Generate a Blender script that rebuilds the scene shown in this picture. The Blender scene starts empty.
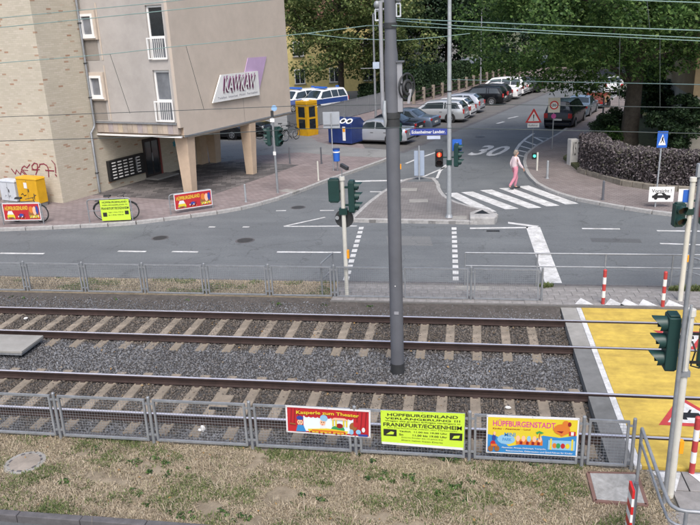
import bpy, math, random
import numpy as np
from mathutils import Vector, Matrix
scene = bpy.context.scene
col = scene.collection
# ---------------------------------------------------------------- camera
FPX, PITCH, YAW, ROLL, CAMH = 721.43, math.radians(18.048), math.radians(-9.797), math.radians(-2.398), 6.609
_F = Vector((math.sin(YAW)*math.cos(PITCH), math.cos(YAW)*math.cos(PITCH), -math.sin(PITCH)))
_R0 = Vector((math.cos(YAW), -math.sin(YAW), 0)); _U0 = _R0.cross(_F)
_R = _R0*math.cos(ROLL) + _U0*math.sin(ROLL); _U = _U0*math.cos(ROLL) - _R0*math.sin(ROLL)
CAM = Vector((0, 0, CAMH))
cd = bpy.data.cameras.new('camera'); cam = bpy.data.objects.new('camera', cd); col.objects.link(cam)
cd.sensor_width = 36; cd.lens = FPX*36/700; cd.clip_start = .1; cd.clip_end = 4000
mw = Matrix.Identity(4)
for i in range(3):
    mw[i][0], mw[i][1], mw[i][2], mw[i][3] = _R[i], _U[i], -_F[i], CAM[i]
cam.matrix_world = mw
scene.camera = cam
# ---------------------------------------------------------------- light: bright overcast day
SUN_EL, SUN_AZ = math.radians(55), math.radians(168)       # azimuth clockwise from +Y (away from camera)
w = bpy.data.worlds.new('World'); scene.world = w; w.use_nodes = True
nt = w.node_tree
sky = nt.nodes.new('ShaderNodeTexSky'); sky.sky_type = 'NISHITA'; sky.sun_disc = False
sky.sun_elevation = SUN_EL; sky.sun_rotation = SUN_AZ; sky.air_density = 1.0; sky.dust_density = 4.0; sky.ozone_density = 1.0
nt.links.new(sky.outputs[0], nt.nodes['Background'].inputs[0]); nt.nodes['Background'].inputs[1].default_value = .13
sd = bpy.data.lights.new('sun', 'SUN'); sd.energy = 1.35; sd.angle = math.radians(28); sd.color = (1, .985, .96)
sun = bpy.data.objects.new('sun', sd); col.objects.link(sun)
sdir = Vector((math.sin(SUN_AZ)*math.cos(SUN_EL), math.cos(SUN_AZ)*math.cos(SUN_EL), math.sin(SUN_EL)))
sun.rotation_euler = sdir.to_track_quat('Z', 'Y').to_euler(); sun.location = (0, 0, 40)
scene.view_settings.view_transform = 'Standard'; scene.view_settings.look = 'None'
scene.view_settings.exposure = .93; scene.view_settings.gamma = 1
# ---------------------------------------------------------------- pixel helpers (photo pixels 700 x 525)
def ray(x, y): return _F + _R*((x-350)/FPX) - _U*((y-262.5)/FPX)
def G(x, y, Z=0.):
    d = ray(x, y); return CAM + d*((Z-CAMH)/d.z)
def PLN(x, y, P0, n):
    d = ray(x, y); return CAM + d*((P0-CAM).dot(n)/d.dot(n))
def PY(x, y, Y): return PLN(x, y, Vector((0, Y, 0)), Vector((0, 1, 0)))
def proj(P):
    d = Vector(P)-CAM; z = d.dot(_F); return 350+FPX*d.dot(_R)/z, 262.5-FPX*d.dot(_U)/z
def HT(P, ytop):
    P = Vector(P); h = 2.
    for _ in range(10):
        a = proj(P+Vector((0, 0, h)))[1]; b = proj(P+Vector((0, 0, h+.01)))[1]; h += (ytop-a)/((b-a)*100)
    return h
# ---------------------------------------------------------------- materials
def lk(nt, a, b): nt.links.new(a, b)
def mat(name, c, rough=.6, metal=0., var=.12, scale=3., bump=0., bscale=60., c2=None, spec=.5, stain=0., emit=0., coat=0.):
    m = bpy.data.materials.new(name); m.use_nodes = True; nt = m.node_tree; b = nt.nodes['Principled BSDF']
    b.inputs['Roughness'].default_value = rough; b.inputs['Metallic'].default_value = metal
    b.inputs['Specular IOR Level'].default_value = spec; b.inputs['Coat Weight'].default_value = coat
    tc = nt.nodes.new('ShaderNodeTexCoord')
    n = nt.nodes.new('ShaderNodeTexNoise'); n.inputs['Scale'].default_value = scale; n.inputs['Detail'].default_value = 7; n.inputs['Roughness'].default_value = .65
    lk(nt, tc.outputs['Object'], n.inputs['Vector'])
    r = nt.nodes.new('ShaderNodeValToRGB'); r.color_ramp.elements[0].position = .3; r.color_ramp.elements[1].position = .7
    a = [max(0, x*(1-var)) for x in c]; d = [min(1, x*(1+var)) for x in c] if c2 is None else c2
    r.color_ramp.elements[0].color = (*a, 1); r.color_ramp.elements[1].color = (*d, 1)
    lk(nt, n.outputs['Fac'], r.inputs['Fac']); out = r.outputs['Color']
    if stain:
        n2 = nt.nodes.new('ShaderNodeTexNoise'); n2.inputs['Scale'].default_value = scale*.22; n2.inputs['Detail'].default_value = 9; n2.inputs['Roughness'].default_value = .7
        lk(nt, tc.outputs['Object'], n2.inputs['Vector'])
        r2 = nt.nodes.new('ShaderNodeValToRGB'); r2.color_ramp.elements[0].position = .35; r2.color_ramp.elements[1].position = .62
        r2.color_ramp.elements[0].color = (1-stain, 1-stain, 1-stain*1.05, 1); r2.color_ramp.elements[1].color = (1, 1, 1, 1)
        lk(nt, n2.outputs['Fac'], r2.inputs['Fac'])
        mx = nt.nodes.new('ShaderNodeMix'); mx.data_type = 'RGBA'; mx.blend_type = 'MULTIPLY'; mx.inputs[0].default_value = 1
        lk(nt, out, mx.inputs[6]); lk(nt, r2.outputs['Color'], mx.inputs[7]); out = mx.outputs[2]
    lk(nt, out, b.inputs['Base Color'])
    if bump:
        n3 = nt.nodes.new('ShaderNodeTexNoise'); n3.inputs['Scale'].default_value = bscale; n3.inputs['Detail'].default_value = 5
        lk(nt, tc.outputs['Object'], n3.inputs['Vector'])
        bp = nt.nodes.new('ShaderNodeBump'); bp.inputs['Strength'].default_value = bump; bp.inputs['Distance'].default_value = .02
        lk(nt, n3.outputs['Fac'], bp.inputs['Height']); lk(nt, bp.outputs['Normal'], b.inputs['Normal'])
    if emit:
        b.inputs['Emission Color'].default_value = (*c, 1); b.inputs['Emission Strength'].default_value = emit
    m.diffuse_color = (*c, 1)
    return m
def brickmat(name, cols, bw, bh, mortar, msize=.012, coords='xy', rough=.85, stain=.2, offset=.5, bump=.4, rot=0.):
    """cols: list of (position, colour) over a per-brick random value"""
    m = bpy.data.materials.new(name); m.use_nodes = True; nt = m.node_tree; b = nt.nodes['Principled BSDF']; b.inputs['Roughness'].default_value = rough
    tc = nt.nodes.new('ShaderNodeTexCoord'); sp = nt.nodes.new('ShaderNodeSeparateXYZ'); cb = nt.nodes.new('ShaderNodeCombineXYZ')
    mp = nt.nodes.new('ShaderNodeMapping'); mp.inputs['Rotation'].default_value = (0, 0, rot)
    lk(nt, tc.outputs['Object'], mp.inputs['Vector']); lk(nt, mp.outputs['Vector'], sp.inputs[0])
    if coords == 'wall':
        ad = nt.nodes.new('ShaderNodeMath'); ad.operation = 'ADD'; lk(nt, sp.outputs[0], ad.inputs[0]); lk(nt, sp.outputs[1], ad.inputs[1])
        lk(nt, ad.outputs[0], cb.inputs[0]); lk(nt, sp.outputs[2], cb.inputs[1])
    else:
        lk(nt, sp.outputs[0], cb.inputs[0]); lk(nt, sp.outputs[1], cb.inputs[1])
    br = nt.nodes.new('ShaderNodeTexBrick'); br.offset = offset
    br.inputs['Color1'].default_value = (0, 0, 0, 1); br.inputs['Color2'].default_value = (1, 1, 1, 1); br.inputs['Mortar'].default_value = (.5, .5, .5, 1)
    br.inputs['Scale'].default_value = 1; br.inputs['Brick Width'].default_value = bw; br.inputs['Row Height'].default_value = bh
    br.inputs['Mortar Size'].default_value = msize; br.inputs['Mortar Smooth'].default_value = .3
    lk(nt, cb.outputs[0], br.inputs['Vector'])
    r = nt.nodes.new('ShaderNodeValToRGB'); e = r.color_ramp.elements
    e[0].position, e[0].color = cols[0][0], (*cols[0][1], 1); e[1].position, e[1].color = cols[-1][0], (*cols[-1][1], 1)
    for pz, c in cols[1:-1]:
        q = e.new(pz); q.color = (*c, 1)
    lk(nt, br.outputs['Color'], r.inputs['Fac'])
    mx = nt.nodes.new('ShaderNodeMix'); mx.data_type = 'RGBA'; lk(nt, br.outputs['Fac'], mx.inputs[0]); lk(nt, r.outputs['Color'], mx.inputs[6]); mx.inputs[7].default_value = (*mortar, 1)
    n2 = nt.nodes.new('ShaderNodeTexNoise'); n2.inputs['Scale'].default_value = .55; n2.inputs['Detail'].default_value = 9; n2.inputs['Roughness'].default_value = .7
    lk(nt, tc.outputs['Object'], n2.inputs['Vector'])
    r2 = nt.nodes.new('ShaderNodeValToRGB'); r2.color_ramp.elements[0].position = .33; r2.color_ramp.elements[1].position = .6
    r2.color_ramp.elements[0].color = (1-stain,)*3+(1,); r2.color_ramp.elements[1].color = (1, 1, 1, 1); lk(nt, n2.outputs['Fac'], r2.inputs['Fac'])
    m2 = nt.nodes.new('ShaderNodeMix'); m2.data_type = 'RGBA'; m2.blend_type = 'MULTIPLY'; m2.inputs[0].default_value = 1
    lk(nt, mx.outputs[2], m2.inputs[6]); lk(nt, r2.outputs['Color'], m2.inputs[7]); lk(nt, m2.outputs[2], b.inputs['Base Color'])
    bp = nt.nodes.new('ShaderNodeBump'); bp.inputs['Strength'].default_value = bump; bp.inputs['Distance'].default_value = .01; bp.invert = True
    lk(nt, br.outputs['Fac'], bp.inputs['Height']); lk(nt, bp.outputs['Normal'], b.inputs['Normal'])
    return m
def islandmat(name, cols, rough=.6, trans=0., stainY=None):
    """colour per loose piece (leaf, blade, stone)"""
    m = bpy.data.materials.new(name); m.use_nodes = True; nt = m.node_tree; b = nt.nodes['Principled BSDF']; b.inputs['Roughness'].default_value = rough
    b.inputs['Specular IOR Level'].default_value = .3
    ge = nt.nodes.new('ShaderNodeNewGeometry'); r = nt.nodes.new('ShaderNodeValToRGB'); e = r.color_ramp.elements
    e[0].position, e[0].color = 0., (*cols[0], 1); e[1].position, e[1].color = 1., (*cols[-1], 1)
    for i, c in list(enumerate(cols))[1:-1]:
        q = e.new(i/(len(cols)-1)); q.color = (*c, 1)
    tc = nt.nodes.new('ShaderNodeTexCoord'); n = nt.nodes.new('ShaderNodeTexNoise'); n.inputs['Scale'].default_value = .7; lk(nt, tc.outputs['Object'], n.inputs['Vector'])
    ma = nt.nodes.new('ShaderNodeMath'); ma.operation = 'MULTIPLY_ADD'; lk(nt, n.outputs['Fac'], ma.inputs[0]); ma.inputs[1].default_value = .9; ma.inputs[2].default_value = -.45
    ad = nt.nodes.new('ShaderNodeMath'); ad.operation = 'ADD'; ad.use_clamp = True; lk(nt, ge.outputs['Random Per Island'], ad.inputs[0]); lk(nt, ma.outputs[0], ad.inputs[1])
    lk(nt, ad.outputs[0], r.inputs['Fac']); out = r.outputs['Color']
    lk(nt, out, b.inputs['Base Color'])
    if trans:
        tr = nt.nodes.new('ShaderNodeBsdfTranslucent'); ms = nt.nodes.new('ShaderNodeMixShader'); ms.inputs[0].default_value = trans
        lk(nt, out, tr.inputs['Color']); lk(nt, b.outputs[0], ms.inputs[1]); lk(nt, tr.outputs[0], ms.inputs[2]); lk(nt, ms.outputs[0], nt.nodes['Material Output'].inputs['Surface'])
    return m
def glassmat(name, c=(.02, .025, .03), rough=.06):
    m = mat(name, c, rough=rough, var=.3, scale=1.5, spec=.8); return m
# ---------------------------------------------------------------- mesh builder
class MB:
    def __init__(s): s.v = []; s.f = []; s.m = []
    def add(s, vs, fs, mi=0):
        o = len(s.v); s.v += [tuple(p) for p in vs]; s.f += [tuple(o+i for i in f) for f in fs]; s.m += [mi]*len(fs); return s
    def box(s, cx, cy, cz, sx, sy, sz, rz=0., mi=0, tx=1., ty=1.):
        c, n = math.cos(rz), math.sin(rz); vs = []
        for z in (-.5, .5):
            kx, ky = (1, 1) if z < 0 else (tx, ty)
            for x, y in ((-.5, -.5), (.5, -.5), (.5, .5), (-.5, .5)):
                X, Y = x*sx*kx, y*sy*ky; vs.append((cx+X*c-Y*n, cy+X*n+Y*c, cz+z*sz))
        return s.add(vs, [(3, 2, 1, 0), (4, 5, 6, 7), (0, 1, 5, 4), (1, 2, 6, 5), (2, 3, 7, 6), (3, 0, 4, 7)], mi)
    def b2(s, x0, x1, y0, y1, z0, z1, mi=0): return s.box((x0+x1)/2, (y0+y1)/2, (z0+z1)/2, x1-x0, y1-y0, z1-z0, 0, mi)
    def tube(s, pts, r, n=8, mi=0, cap=True):
        pts = [Vector(p) for p in pts]; rs = r if isinstance(r, (list, tuple)) else [r]*len(pts); vs = []; fs = []
        up = None
        for i, p in enumerate(pts):
            t = (pts[min(i+1, len(pts)-1)]-pts[max(i-1, 0)]).normalized()
            if up is None: up = Vector((0, 0, 1)) if abs(t.z) < .9 else Vector((1, 0, 0))
            u = (up - t*up.dot(t)).normalized(); v = t.cross(u); up = u
            for k in range(n):
                a = 2*math.pi*k/n; vs.append(p + u*(rs[i]*math.cos(a)) + v*(rs[i]*math.sin(a)))
        for i in range(len(pts)-1):
            for k in range(n): fs.append((i*n+k, i*n+(k+1) % n, (i+1)*n+(k+1) % n, (i+1)*n+k))
        if cap: fs.append(tuple(range(n))[::-1]); fs.append(tuple((len(pts)-1)*n+k for k in range(n)))
        return s.add(vs, fs, mi)
    def beam(s, p, q, w, h, mi=0, up=(0, 0, 1)):
        p, q = Vector(p), Vector(q); t = (q-p).normalized(); up = Vector(up)
        if abs(t.dot(up)) > .95: up = Vector((1, 0, 0))
        u = t.cross(up).normalized()*(w/2); v = u.cross(t).normalized()*(h/2)
        return s.add([p-u-v, p+u-v, p+u+v, p-u+v, q-u-v, q+u-v, q+u+v, q-u+v], [(0, 1, 2, 3), (7, 6, 5, 4), (0, 4, 5, 1), (1, 5, 6, 2), (2, 6, 7, 3), (3, 7, 4, 0)], mi)
    def prism(s, poly, z0, z1, mi=0):
        A = sum(poly[i][0]*poly[(i+1) % len(poly)][1]-poly[(i+1) % len(poly)][0]*poly[i][1] for i in range(len(poly)))
        if A < 0: poly = poly[::-1]
        n = len(poly); vs = [(p[0], p[1], z0) for p in poly]+[(p[0], p[1], z1) for p in poly]
        return s.add(vs, [tuple(range(n))[::-1], tuple(range(n, 2*n))]+[(i, (i+1) % n, n+(i+1) % n, n+i) for i in range(n)], mi)
    def poly(s, pts, mi=0): return s.add(pts, [tuple(range(len(pts)))], mi)
    def slab(s, pts, n, t, mi=0):
        """planar outline pts thickened along n by t"""
        n = Vector(n)*t; k = len(pts); pts = [Vector(p) for p in pts]
        return s.add(pts+[p+n for p in pts], [tuple(range(k))[::-1], tuple(range(k, 2*k))]+[(i, (i+1) % k, k+(i+1) % k, k+i) for i in range(k)], mi)
    def sphere(s, c, rx, ry, rz, n=10, m=6, mi=0):
        vs = []; fs = []
        for i in range(m+1):
            a = math.pi*i/m
            for k in range(n):
                b = 2*math.pi*k/n; vs.append((c[0]+rx*math.sin(a)*math.cos(b), c[1]+ry*math.sin(a)*math.sin(b), c[2]-rz*math.cos(a)))
        for i in range(m):
            for k in range(n): fs.append((i*n+k, i*n+(k+1) % n, (i+1)*n+(k+1) % n, (i+1)*n+k))
        return s.add(vs, fs, mi)
    def torus(s, c, R, r, axis='y', n=24, m=6, mi=0):
        vs = []; fs = []
        for i in range(n):
            a = 2*math.pi*i/n
            for k in range(m):
                b = 2*math.pi*k/m; rr = R+r*math.cos(b); h = r*math.sin(b)
                p = (rr*math.cos(a), h, rr*math.sin(a)) if axis == 'y' else ((h, rr*math.cos(a), rr*math.sin(a)) if axis == 'x' else (rr*math.cos(a), rr*math.sin(a), h))
                vs.append((c[0]+p[0], c[1]+p[1], c[2]+p[2]))
        for i in range(n):
            for k in range(m): fs.append((i*m+k, i*m+(k+1) % m, ((i+1) % n)*m+(k+1) % m, ((i+1) % n)*m+k))
        return s.add(vs, fs, mi)
    def build(s, name, mats, parent=None, smooth=0, bevel=0., kind=None):
        me = bpy.data.meshes.new(name); me.from_pydata(s.v, [], s.f)
        for m in (mats if isinstance(mats, (list, tuple)) else [mats]): me.materials.append(m)
        if any(s.m): me.polygons.foreach_set('material_index', s.m)
        me.update()
        if smooth:
            me.polygons.foreach_set('use_smooth', [True]*len(me.polygons)); me.set_sharp_from_angle(angle=math.radians(smooth))
        o = bpy.data.objects.new(name, me); col.objects.link(o)
        if parent is not None: o.parent = parent
        if bevel:
            bv = o.modifiers.new('bevel', 'BEVEL'); bv.width = bevel; bv.segments = 2; bv.limit_method = 'ANGLE'; bv.angle_limit = math.radians(40)
        if kind: o['kind'] = kind
        return o
def tag(o, label, cat, group=None):
    o['label'] = label; o['category'] = cat
    if group: o['group'] = group
    return o
def thing(name, label, cat, loc=(0, 0, 0), rz=0., group=None):
    o = bpy.data.objects.new(name, None); o.empty_display_size = .3; col.objects.link(o); o.location = loc; o.rotation_euler = (0, 0, rz)
    return tag(o, label, cat, group)
def struct(o): o['kind'] = 'structure'; return o
def share(o, name, parent, loc=(0, 0, 0), rz=0., sc=None):
    c = o.copy(); c.name = name; col.objects.link(c); c.parent = parent; c.location = loc; c.rotation_euler = (0, 0, rz)
    if sc: c.scale = sc
    return c
def arc(c, r, a0, a1, n, z=None, plane='xz'):
    o = []
    for i in range(n+1):
        a = a0+(a1-a0)*i/n
        o.append((c[0]+r*math.cos(a), c[1], c[2]+r*math.sin(a)) if plane == 'xz' else (c[0]+r*math.cos(a), c[1]+r*math.sin(a), c[2]))
    return o
_tx = {}
def text_mesh(t, bold=0.):
    key = (t, bold)
    if key in _tx: return _tx[key]
    cu = bpy.data.curves.new('t', 'FONT'); cu.body = t; cu.align_x = 'LEFT'; cu.offset = bold; cu.resolution_u = 3
    ob = bpy.data.objects.new('t', cu); col.objects.link(ob)
    bpy.context.view_layer.update()
    me = bpy.data.meshes.new_from_object(ob); vs = np.array([v.co[:2] for v in me.vertices]); fs = [tuple(p.vertices) for p in me.polygons]
    bpy.data.objects.remove(ob); bpy.data.curves.remove(cu); bpy.data.meshes.remove(me)
    mn = vs.min(0); sz = vs.max(0)-mn; vs = (vs-mn)/sz; _tx[key] = (vs, fs); return _tx[key]
def put_text(mb, t, P, mi=0, bold=.02):
    """P(u,v) maps the unit square to space; text fills it"""
    vs, fs = text_mesh(t, bold); mb.add([P(u, v) for u, v in vs], fs, mi)
rng = np.random.default_rng(7); random.seed(7)
# ================================================================ MATERIALS
M = {}
def _trackstain(m):
    nt = m.node_tree; b = nt.nodes['Principled BSDF']; src = b.inputs['Base Color'].links[0].from_socket; tc = nt.nodes.new('ShaderNodeTexCoord'); sp = nt.nodes.new('ShaderNodeSeparateXYZ'); lk(nt, tc.outputs['Object'], sp.inputs[0])
    nn = nt.nodes.new('ShaderNodeTexNoise'); nn.inputs['Scale'].default_value = 2.5; nn.inputs['Detail'].default_value = 6; lk(nt, tc.outputs['Object'], nn.inputs['Vector'])
    def m_(op, a, c, d=None):
        q = nt.nodes.new('ShaderNodeMath'); q.operation = op
        for i, v in enumerate((a, c, d)):
            if v is None: continue
            if isinstance(v, (int, float)): q.inputs[i].default_value = v
            else: lk(nt, v, q.inputs[i])
        return q.outputs[0]
    d = m_('MINIMUM', m_('ABSOLUTE', m_('SUBTRACT', sp.outputs[1], 15.213), 0), m_('ABSOLUTE', m_('SUBTRACT', sp.outputs[1], 11.733), 0)); d = m_('ADD', d, m_('MULTIPLY', m_('SUBTRACT', nn.outputs['Fac'], .5), 1.3))
    r = nt.nodes.new('ShaderNodeValToRGB'); r.color_ramp.elements[0].position, r.color_ramp.elements[1].position = .75, 1.3; r.color_ramp.elements[0].color = (.78, .68, .58, 1); r.color_ramp.elements[1].color = (1.0, 1.02, 1.06, 1); lk(nt, d, r.inputs['Fac'])
    mx = nt.nodes.new('ShaderNodeMix'); mx.data_type = 'RGBA'; mx.blend_type = 'MULTIPLY'; mx.inputs[0].default_value = 1; lk(nt, src, mx.inputs[6]); lk(nt, r.outputs['Color'], mx.inputs[7]); lk(nt, mx.outputs[2], b.inputs['Base Color'])
def asphalt(name, c, worn=.25):
    m = mat(name, c, rough=.88, var=.13, scale=70, bump=.25, bscale=160, stain=worn); nt = m.node_tree; b = nt.nodes['Principled BSDF']
    src = b.inputs['Base Color'].links[0].from_socket; tc = nt.nodes.new('ShaderNodeTexCoord')
    def layer(src, sc, lo, hi, p0, p1, scale, det=8, rot=0.):
        mp = nt.nodes.new('ShaderNodeMapping'); mp.inputs['Scale'].default_value = sc; mp.inputs['Rotation'].default_value = (0, 0, rot); lk(nt, tc.outputs['Object'], mp.inputs['Vector'])
        n = nt.nodes.new('ShaderNodeTexNoise'); n.inputs['Scale'].default_value = scale; n.inputs['Detail'].default_value = det; n.inputs['Roughness'].default_value = .7; lk(nt, mp.outputs['Vector'], n.inputs['Vector'])
        r = nt.nodes.new('ShaderNodeValToRGB'); r.color_ramp.elements[0].position, r.color_ramp.elements[1].position = p0, p1; r.color_ramp.elements[0].color = (lo, lo, lo, 1); r.color_ramp.elements[1].color = (hi, hi, hi*.99, 1); lk(nt, n.outputs['Fac'], r.inputs['Fac'])
        mx = nt.nodes.new('ShaderNodeMix'); mx.data_type = 'RGBA'; mx.blend_type = 'MULTIPLY'; mx.inputs[0].default_value = 1; lk(nt, src, mx.inputs[6]); lk(nt, r.outputs['Color'], mx.inputs[7]); return mx.outputs[2]
    o = layer(src, (.12, 1.1, 1), .86, 1.10, .3, .7, 1.0); o = layer(o, (1, 1, 1), .80, 1.0, .30, .40, 1.6, 10); o = layer(o, (1, 1, 1), .94, 1.1, .45, .62, .35, 6)
    # hairline cracks
    vo = nt.nodes.new('ShaderNodeTexVoronoi'); vo.feature = 'DISTANCE_TO_EDGE'; vo.inputs['Scale'].default_value = .35; nw = nt.nodes.new('ShaderNodeTexNoise'); nw.inputs['Scale'].default_value = 1.8; nw.inputs['Detail'].default_value = 6
    lk(nt, tc.outputs['Object'], nw.inputs['Vector']); ad = nt.nodes.new('ShaderNodeVectorMath'); ad.operation = 'MULTIPLY_ADD'; ad.inputs[1].default_value = (1.3, 1.3, 0); lk(nt, nw.outputs['Color'], ad.inputs[0]); lk(nt, tc.outputs['Object'], ad.inputs[2]); lk(nt, ad.outputs[0], vo.inputs['Vector'])
    r = nt.nodes.new('ShaderNodeValToRGB'); r.color_ramp.elements[0].position, r.color_ramp.elements[1].position = .0, .010; r.color_ramp.elements[0].color = (.62, .62, .62, 1); r.color_ramp.elements[1].color = (1, 1, 1, 1); lk(nt, vo.outputs['Distance'], r.inputs['Fac'])
    mx = nt.nodes.new('ShaderNodeMix'); mx.data_type = 'RGBA'; mx.blend_type = 'MULTIPLY'; mx.inputs[0].default_value = .8; lk(nt, o, mx.inputs[6]); lk(nt, r.outputs['Color'], mx.inputs[7]); lk(nt, mx.outputs[2], b.inputs['Base Color']); return m
M['asphalt'] = asphalt('asphalt', (.128, .138, .149), .22)
M['asphalt_lot'] = asphalt('asphalt_light', (.215, .215, .215), .2)
M['soil'] = mat('soil', (.07, .05, .035), .95, var=.35, scale=6, bump=.6, bscale=40, stain=.3)
M['garden'] = mat('garden_earth', (.05, .055, .025), .95, var=.4, scale=4, bump=.6, bscale=30, c2=(.11, .12, .045))
M['lawn'] = mat('dry_lawn', (.20, .16, .11), .95, var=.2, scale=5, bump=.6, bscale=60, c2=(.30, .25, .18), stain=.25)
M['ballast'] = mat('ballast_base', (.05, .047, .045), .95, var=.5, scale=45, bump=.9, bscale=45)
M['stones'] = islandmat('ballast_stones', [(.07, .068, .068), (.11, .11, .113), (.15, .152, .158), (.125, .115, .105), (.215, .217, .222)], .85)
M['pave_red'] = brickmat('red_block_paving', [(0, (.19, .155, .153)), (.5, (.222, .178, .175)), (1, (.25, .21, .207))], .3, .15, (.13, .11, .10), .012, stain=.25, rot=.3)
M['pave_grey'] = brickmat('grey_block_paving', [(0, (.155, .147, .145)), (.5, (.185, .174, .17)), (1, (.21, .2, .196))], .22, .11, (.12, .105, .1), .012, stain=.25)
M['pave_right'] = brickmat('brown_block_paving', [(0, (.185, .158, .152)), (.5, (.212, .18, .174)), (1, (.235, .207, .2))], .25, .125, (.12, .1, .095), .012, stain=.25, rot=.5)
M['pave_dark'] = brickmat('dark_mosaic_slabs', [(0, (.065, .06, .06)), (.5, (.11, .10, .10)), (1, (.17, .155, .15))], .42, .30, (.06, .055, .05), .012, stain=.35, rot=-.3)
M['concrete'] = mat('concrete', (.27, .262, .245), .85, var=.12, scale=4, bump=.3, bscale=60, stain=.22)
M['kerb'] = mat('kerb_granite', (.34, .335, .33), .8, var=.16, scale=9, bump=.3, bscale=80, stain=.25)
M['dark_kerb'] = mat('dark_kerb', (.10, .095, .10), .85, var=.2, scale=8, bump=.3, stain=.25)
M['slabs'] = mat('path_slab', (.235, .225, .22), .85, var=.14, scale=7, bump=.3, bscale=70, stain=.25)
M['sleeper'] = mat('sleeper_concrete', (.245, .205, .16), .9, var=.18, scale=6, bump=.35, bscale=70, stain=.28)
M['rust'] = mat('rail_rust', (.034, .019, .016), .7, var=.3, scale=6, stain=.3, bump=.2)
M['railtop'] = mat('polished_rail', (.60, .60, .68), .42, metal=.55, var=.1, scale=3)
M['white_paint'] = mat('road_paint', (.60, .60, .60), .7, var=.16, scale=14, stain=.42)
M['yellow_paint'] = mat('crossing_yellow', (.54, .385, .07), .8, var=.10, scale=7, stain=.26, bump=.15, bscale=120)
def _smear(m, lo=.72):
    nt = m.node_tree; b = nt.nodes['Principled BSDF']; src = b.inputs['Base Color'].links[0].from_socket; tc = nt.nodes.new('ShaderNodeTexCoord'); mp = nt.nodes.new('ShaderNodeMapping'); mp.inputs['Scale'].default_value = (.5, 2.2, 1); lk(nt, tc.outputs['Object'], mp.inputs['Vector'])
    n = nt.nodes.new('ShaderNodeTexNoise'); n.inputs['Scale'].default_value = 2.2; n.inputs['Detail'].default_value = 12; n.inputs['Roughness'].default_value = .75; lk(nt, mp.outputs['Vector'], n.inputs['Vector']); r = nt.nodes.new('ShaderNodeValToRGB'); r.color_ramp.elements[0].position, r.color_ramp.elements[1].position = .36, .56; r.color_ramp.elements[0].color = (lo, lo*.97, lo*1.05, 1); r.color_ramp.elements[1].color = (1, 1, 1, 1); lk(nt, n.outputs['Fac'], r.inputs['Fac'])
    mx = nt.nodes.new('ShaderNodeMix'); mx.data_type = 'RGBA'; mx.blend_type = 'MULTIPLY'; mx.inputs[0].default_value = 1; lk(nt, src, mx.inputs[6]); lk(nt, r.outputs['Color'], mx.inputs[7]); lk(nt, mx.outputs[2], b.inputs['Base Color'])
_smear(M['yellow_paint'], .78)
M['red_paint'] = mat('red_paint', (.42, .045, .045), .6, var=.12, scale=9, stain=.15)
M['white'] = mat('white_enamel', (.72, .72, .71), .45, var=.05, scale=4, stain=.12)
M['offwhite_pole'] = mat('cream_pole', (.56, .55, .50), .5, var=.06, scale=5, stain=.15)
M['galv'] = mat('galvanised_steel', (.275, .29, .31), .5, metal=.35, var=.14, scale=9, stain=.2)
M['galv_light'] = mat('galvanised_bright', (.40, .425, .45), .42, metal=.4, var=.12, scale=9, stain=.15)
M['mast'] = mat('grey_mast_paint', (.105, .11, .127), .55, var=.08, scale=3, stain=.18)
M['mast_light'] = mat('light_grey_paint', (.27, .275, .30), .5, var=.08, scale=4, stain=.12)
M['sig_green'] = mat('signal_green', (.008, .036, .032), .45, var=.15, scale=5)
M['black'] = mat('black_plastic', (.012, .012, .013), .5, var=.2, scale=5)
M['dark_metal'] = mat('dark_metal', (.045, .047, .05), .5, metal=.3, var=.2, scale=6)
M['lens'] = mat('dark_lens', (.03, .02, .02), .15, var=.2, scale=8)
M['lens_red'] = mat('lit_red_lens', (1, .13, .05), .3, emit=2.2)
M['lens_green'] = mat('lit_green_lens', (.05, .85, .6), .3, emit=1.6)
M['blue'] = mat('sign_blue', (.02, .11, .46), .45, var=.06, scale=5)
M['blue_dark'] = mat('container_blue', (.012, .03, .14), .45, var=.12, scale=4, stain=.2)
M['yellow'] = mat('post_yellow', (.62, .34, .01), .42, var=.08, scale=4, stain=.18)
M['red'] = mat('signal_red', (.50, .02, .02), .42, var=.08, scale=5)
M['orange'] = mat('button_orange', (.75, .30, .01), .4)
M['cabinet'] = mat('cabinet_grey', (.50, .53, .57), .55, var=.07, scale=5, stain=.15)
M['render'] = mat('beige_render', (.495, .425, .36), .9, var=.04, scale=3, stain=.10, bump=.25, bscale=120)
M['render_front'] = mat('grey_render', (.40, .375, .355), .9, var=.05, scale=2.5, stain=.16, bump=.25, bscale=120)
M['column'] = mat('column_render', (.50, .385, .285), .9, var=.05, scale=4, stain=.15, bump=.2, bscale=100)
M['brick'] = brickmat('cream_brick', [(0, (.455, .41, .325)), (.5, (.485, .44, .35)), (.945, (.52, .47, .385)), (.965, (.38, .27, .19)), (1, (.34, .2, .13))], .24, .078, (.43, .39, .32), .008, coords='wall', stain=.10, bump=.25)
M['brick_side'] = M['brick']
M['glass'] = glassmat('window_glass')
M['glass_pale'] = glassmat('window_glass_pale', (.16, .17, .19), .12)
M['carglass'] = glassmat('car_glass', (.02, .028, .032), .05)
M['pvc'] = mat('white_window_frame', (.74, .74, .73), .4, var=.04)
M['wood_dark'] = mat('dark_door', (.03, .022, .02), .55, var=.2)
M['purple'] = mat('mauve_panel', (.46, .33, .50), .6, var=.05, scale=4, stain=.08)
M['cloth_pink'] = mat('pink_cloth', (.62, .50, .52), .9, var=.08, scale=20)
M['cloth_rose'] = mat('rose_cloth', (.50, .20, .26), .9, var=.1, scale=20)
M['skin'] = mat('skin', (.50, .30, .22), .6, var=.05)
M['hair'] = mat('greyish_hair', (.20, .17, .14), .7, var=.2, scale=30)
M['wire'] = mat('catenary_wire', (.20, .30, .28), .5, metal=.2, var=.1)
M['wire_dark'] = mat('contact_wire', (.075, .09, .09), .45, metal=.4, var=.1)
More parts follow.
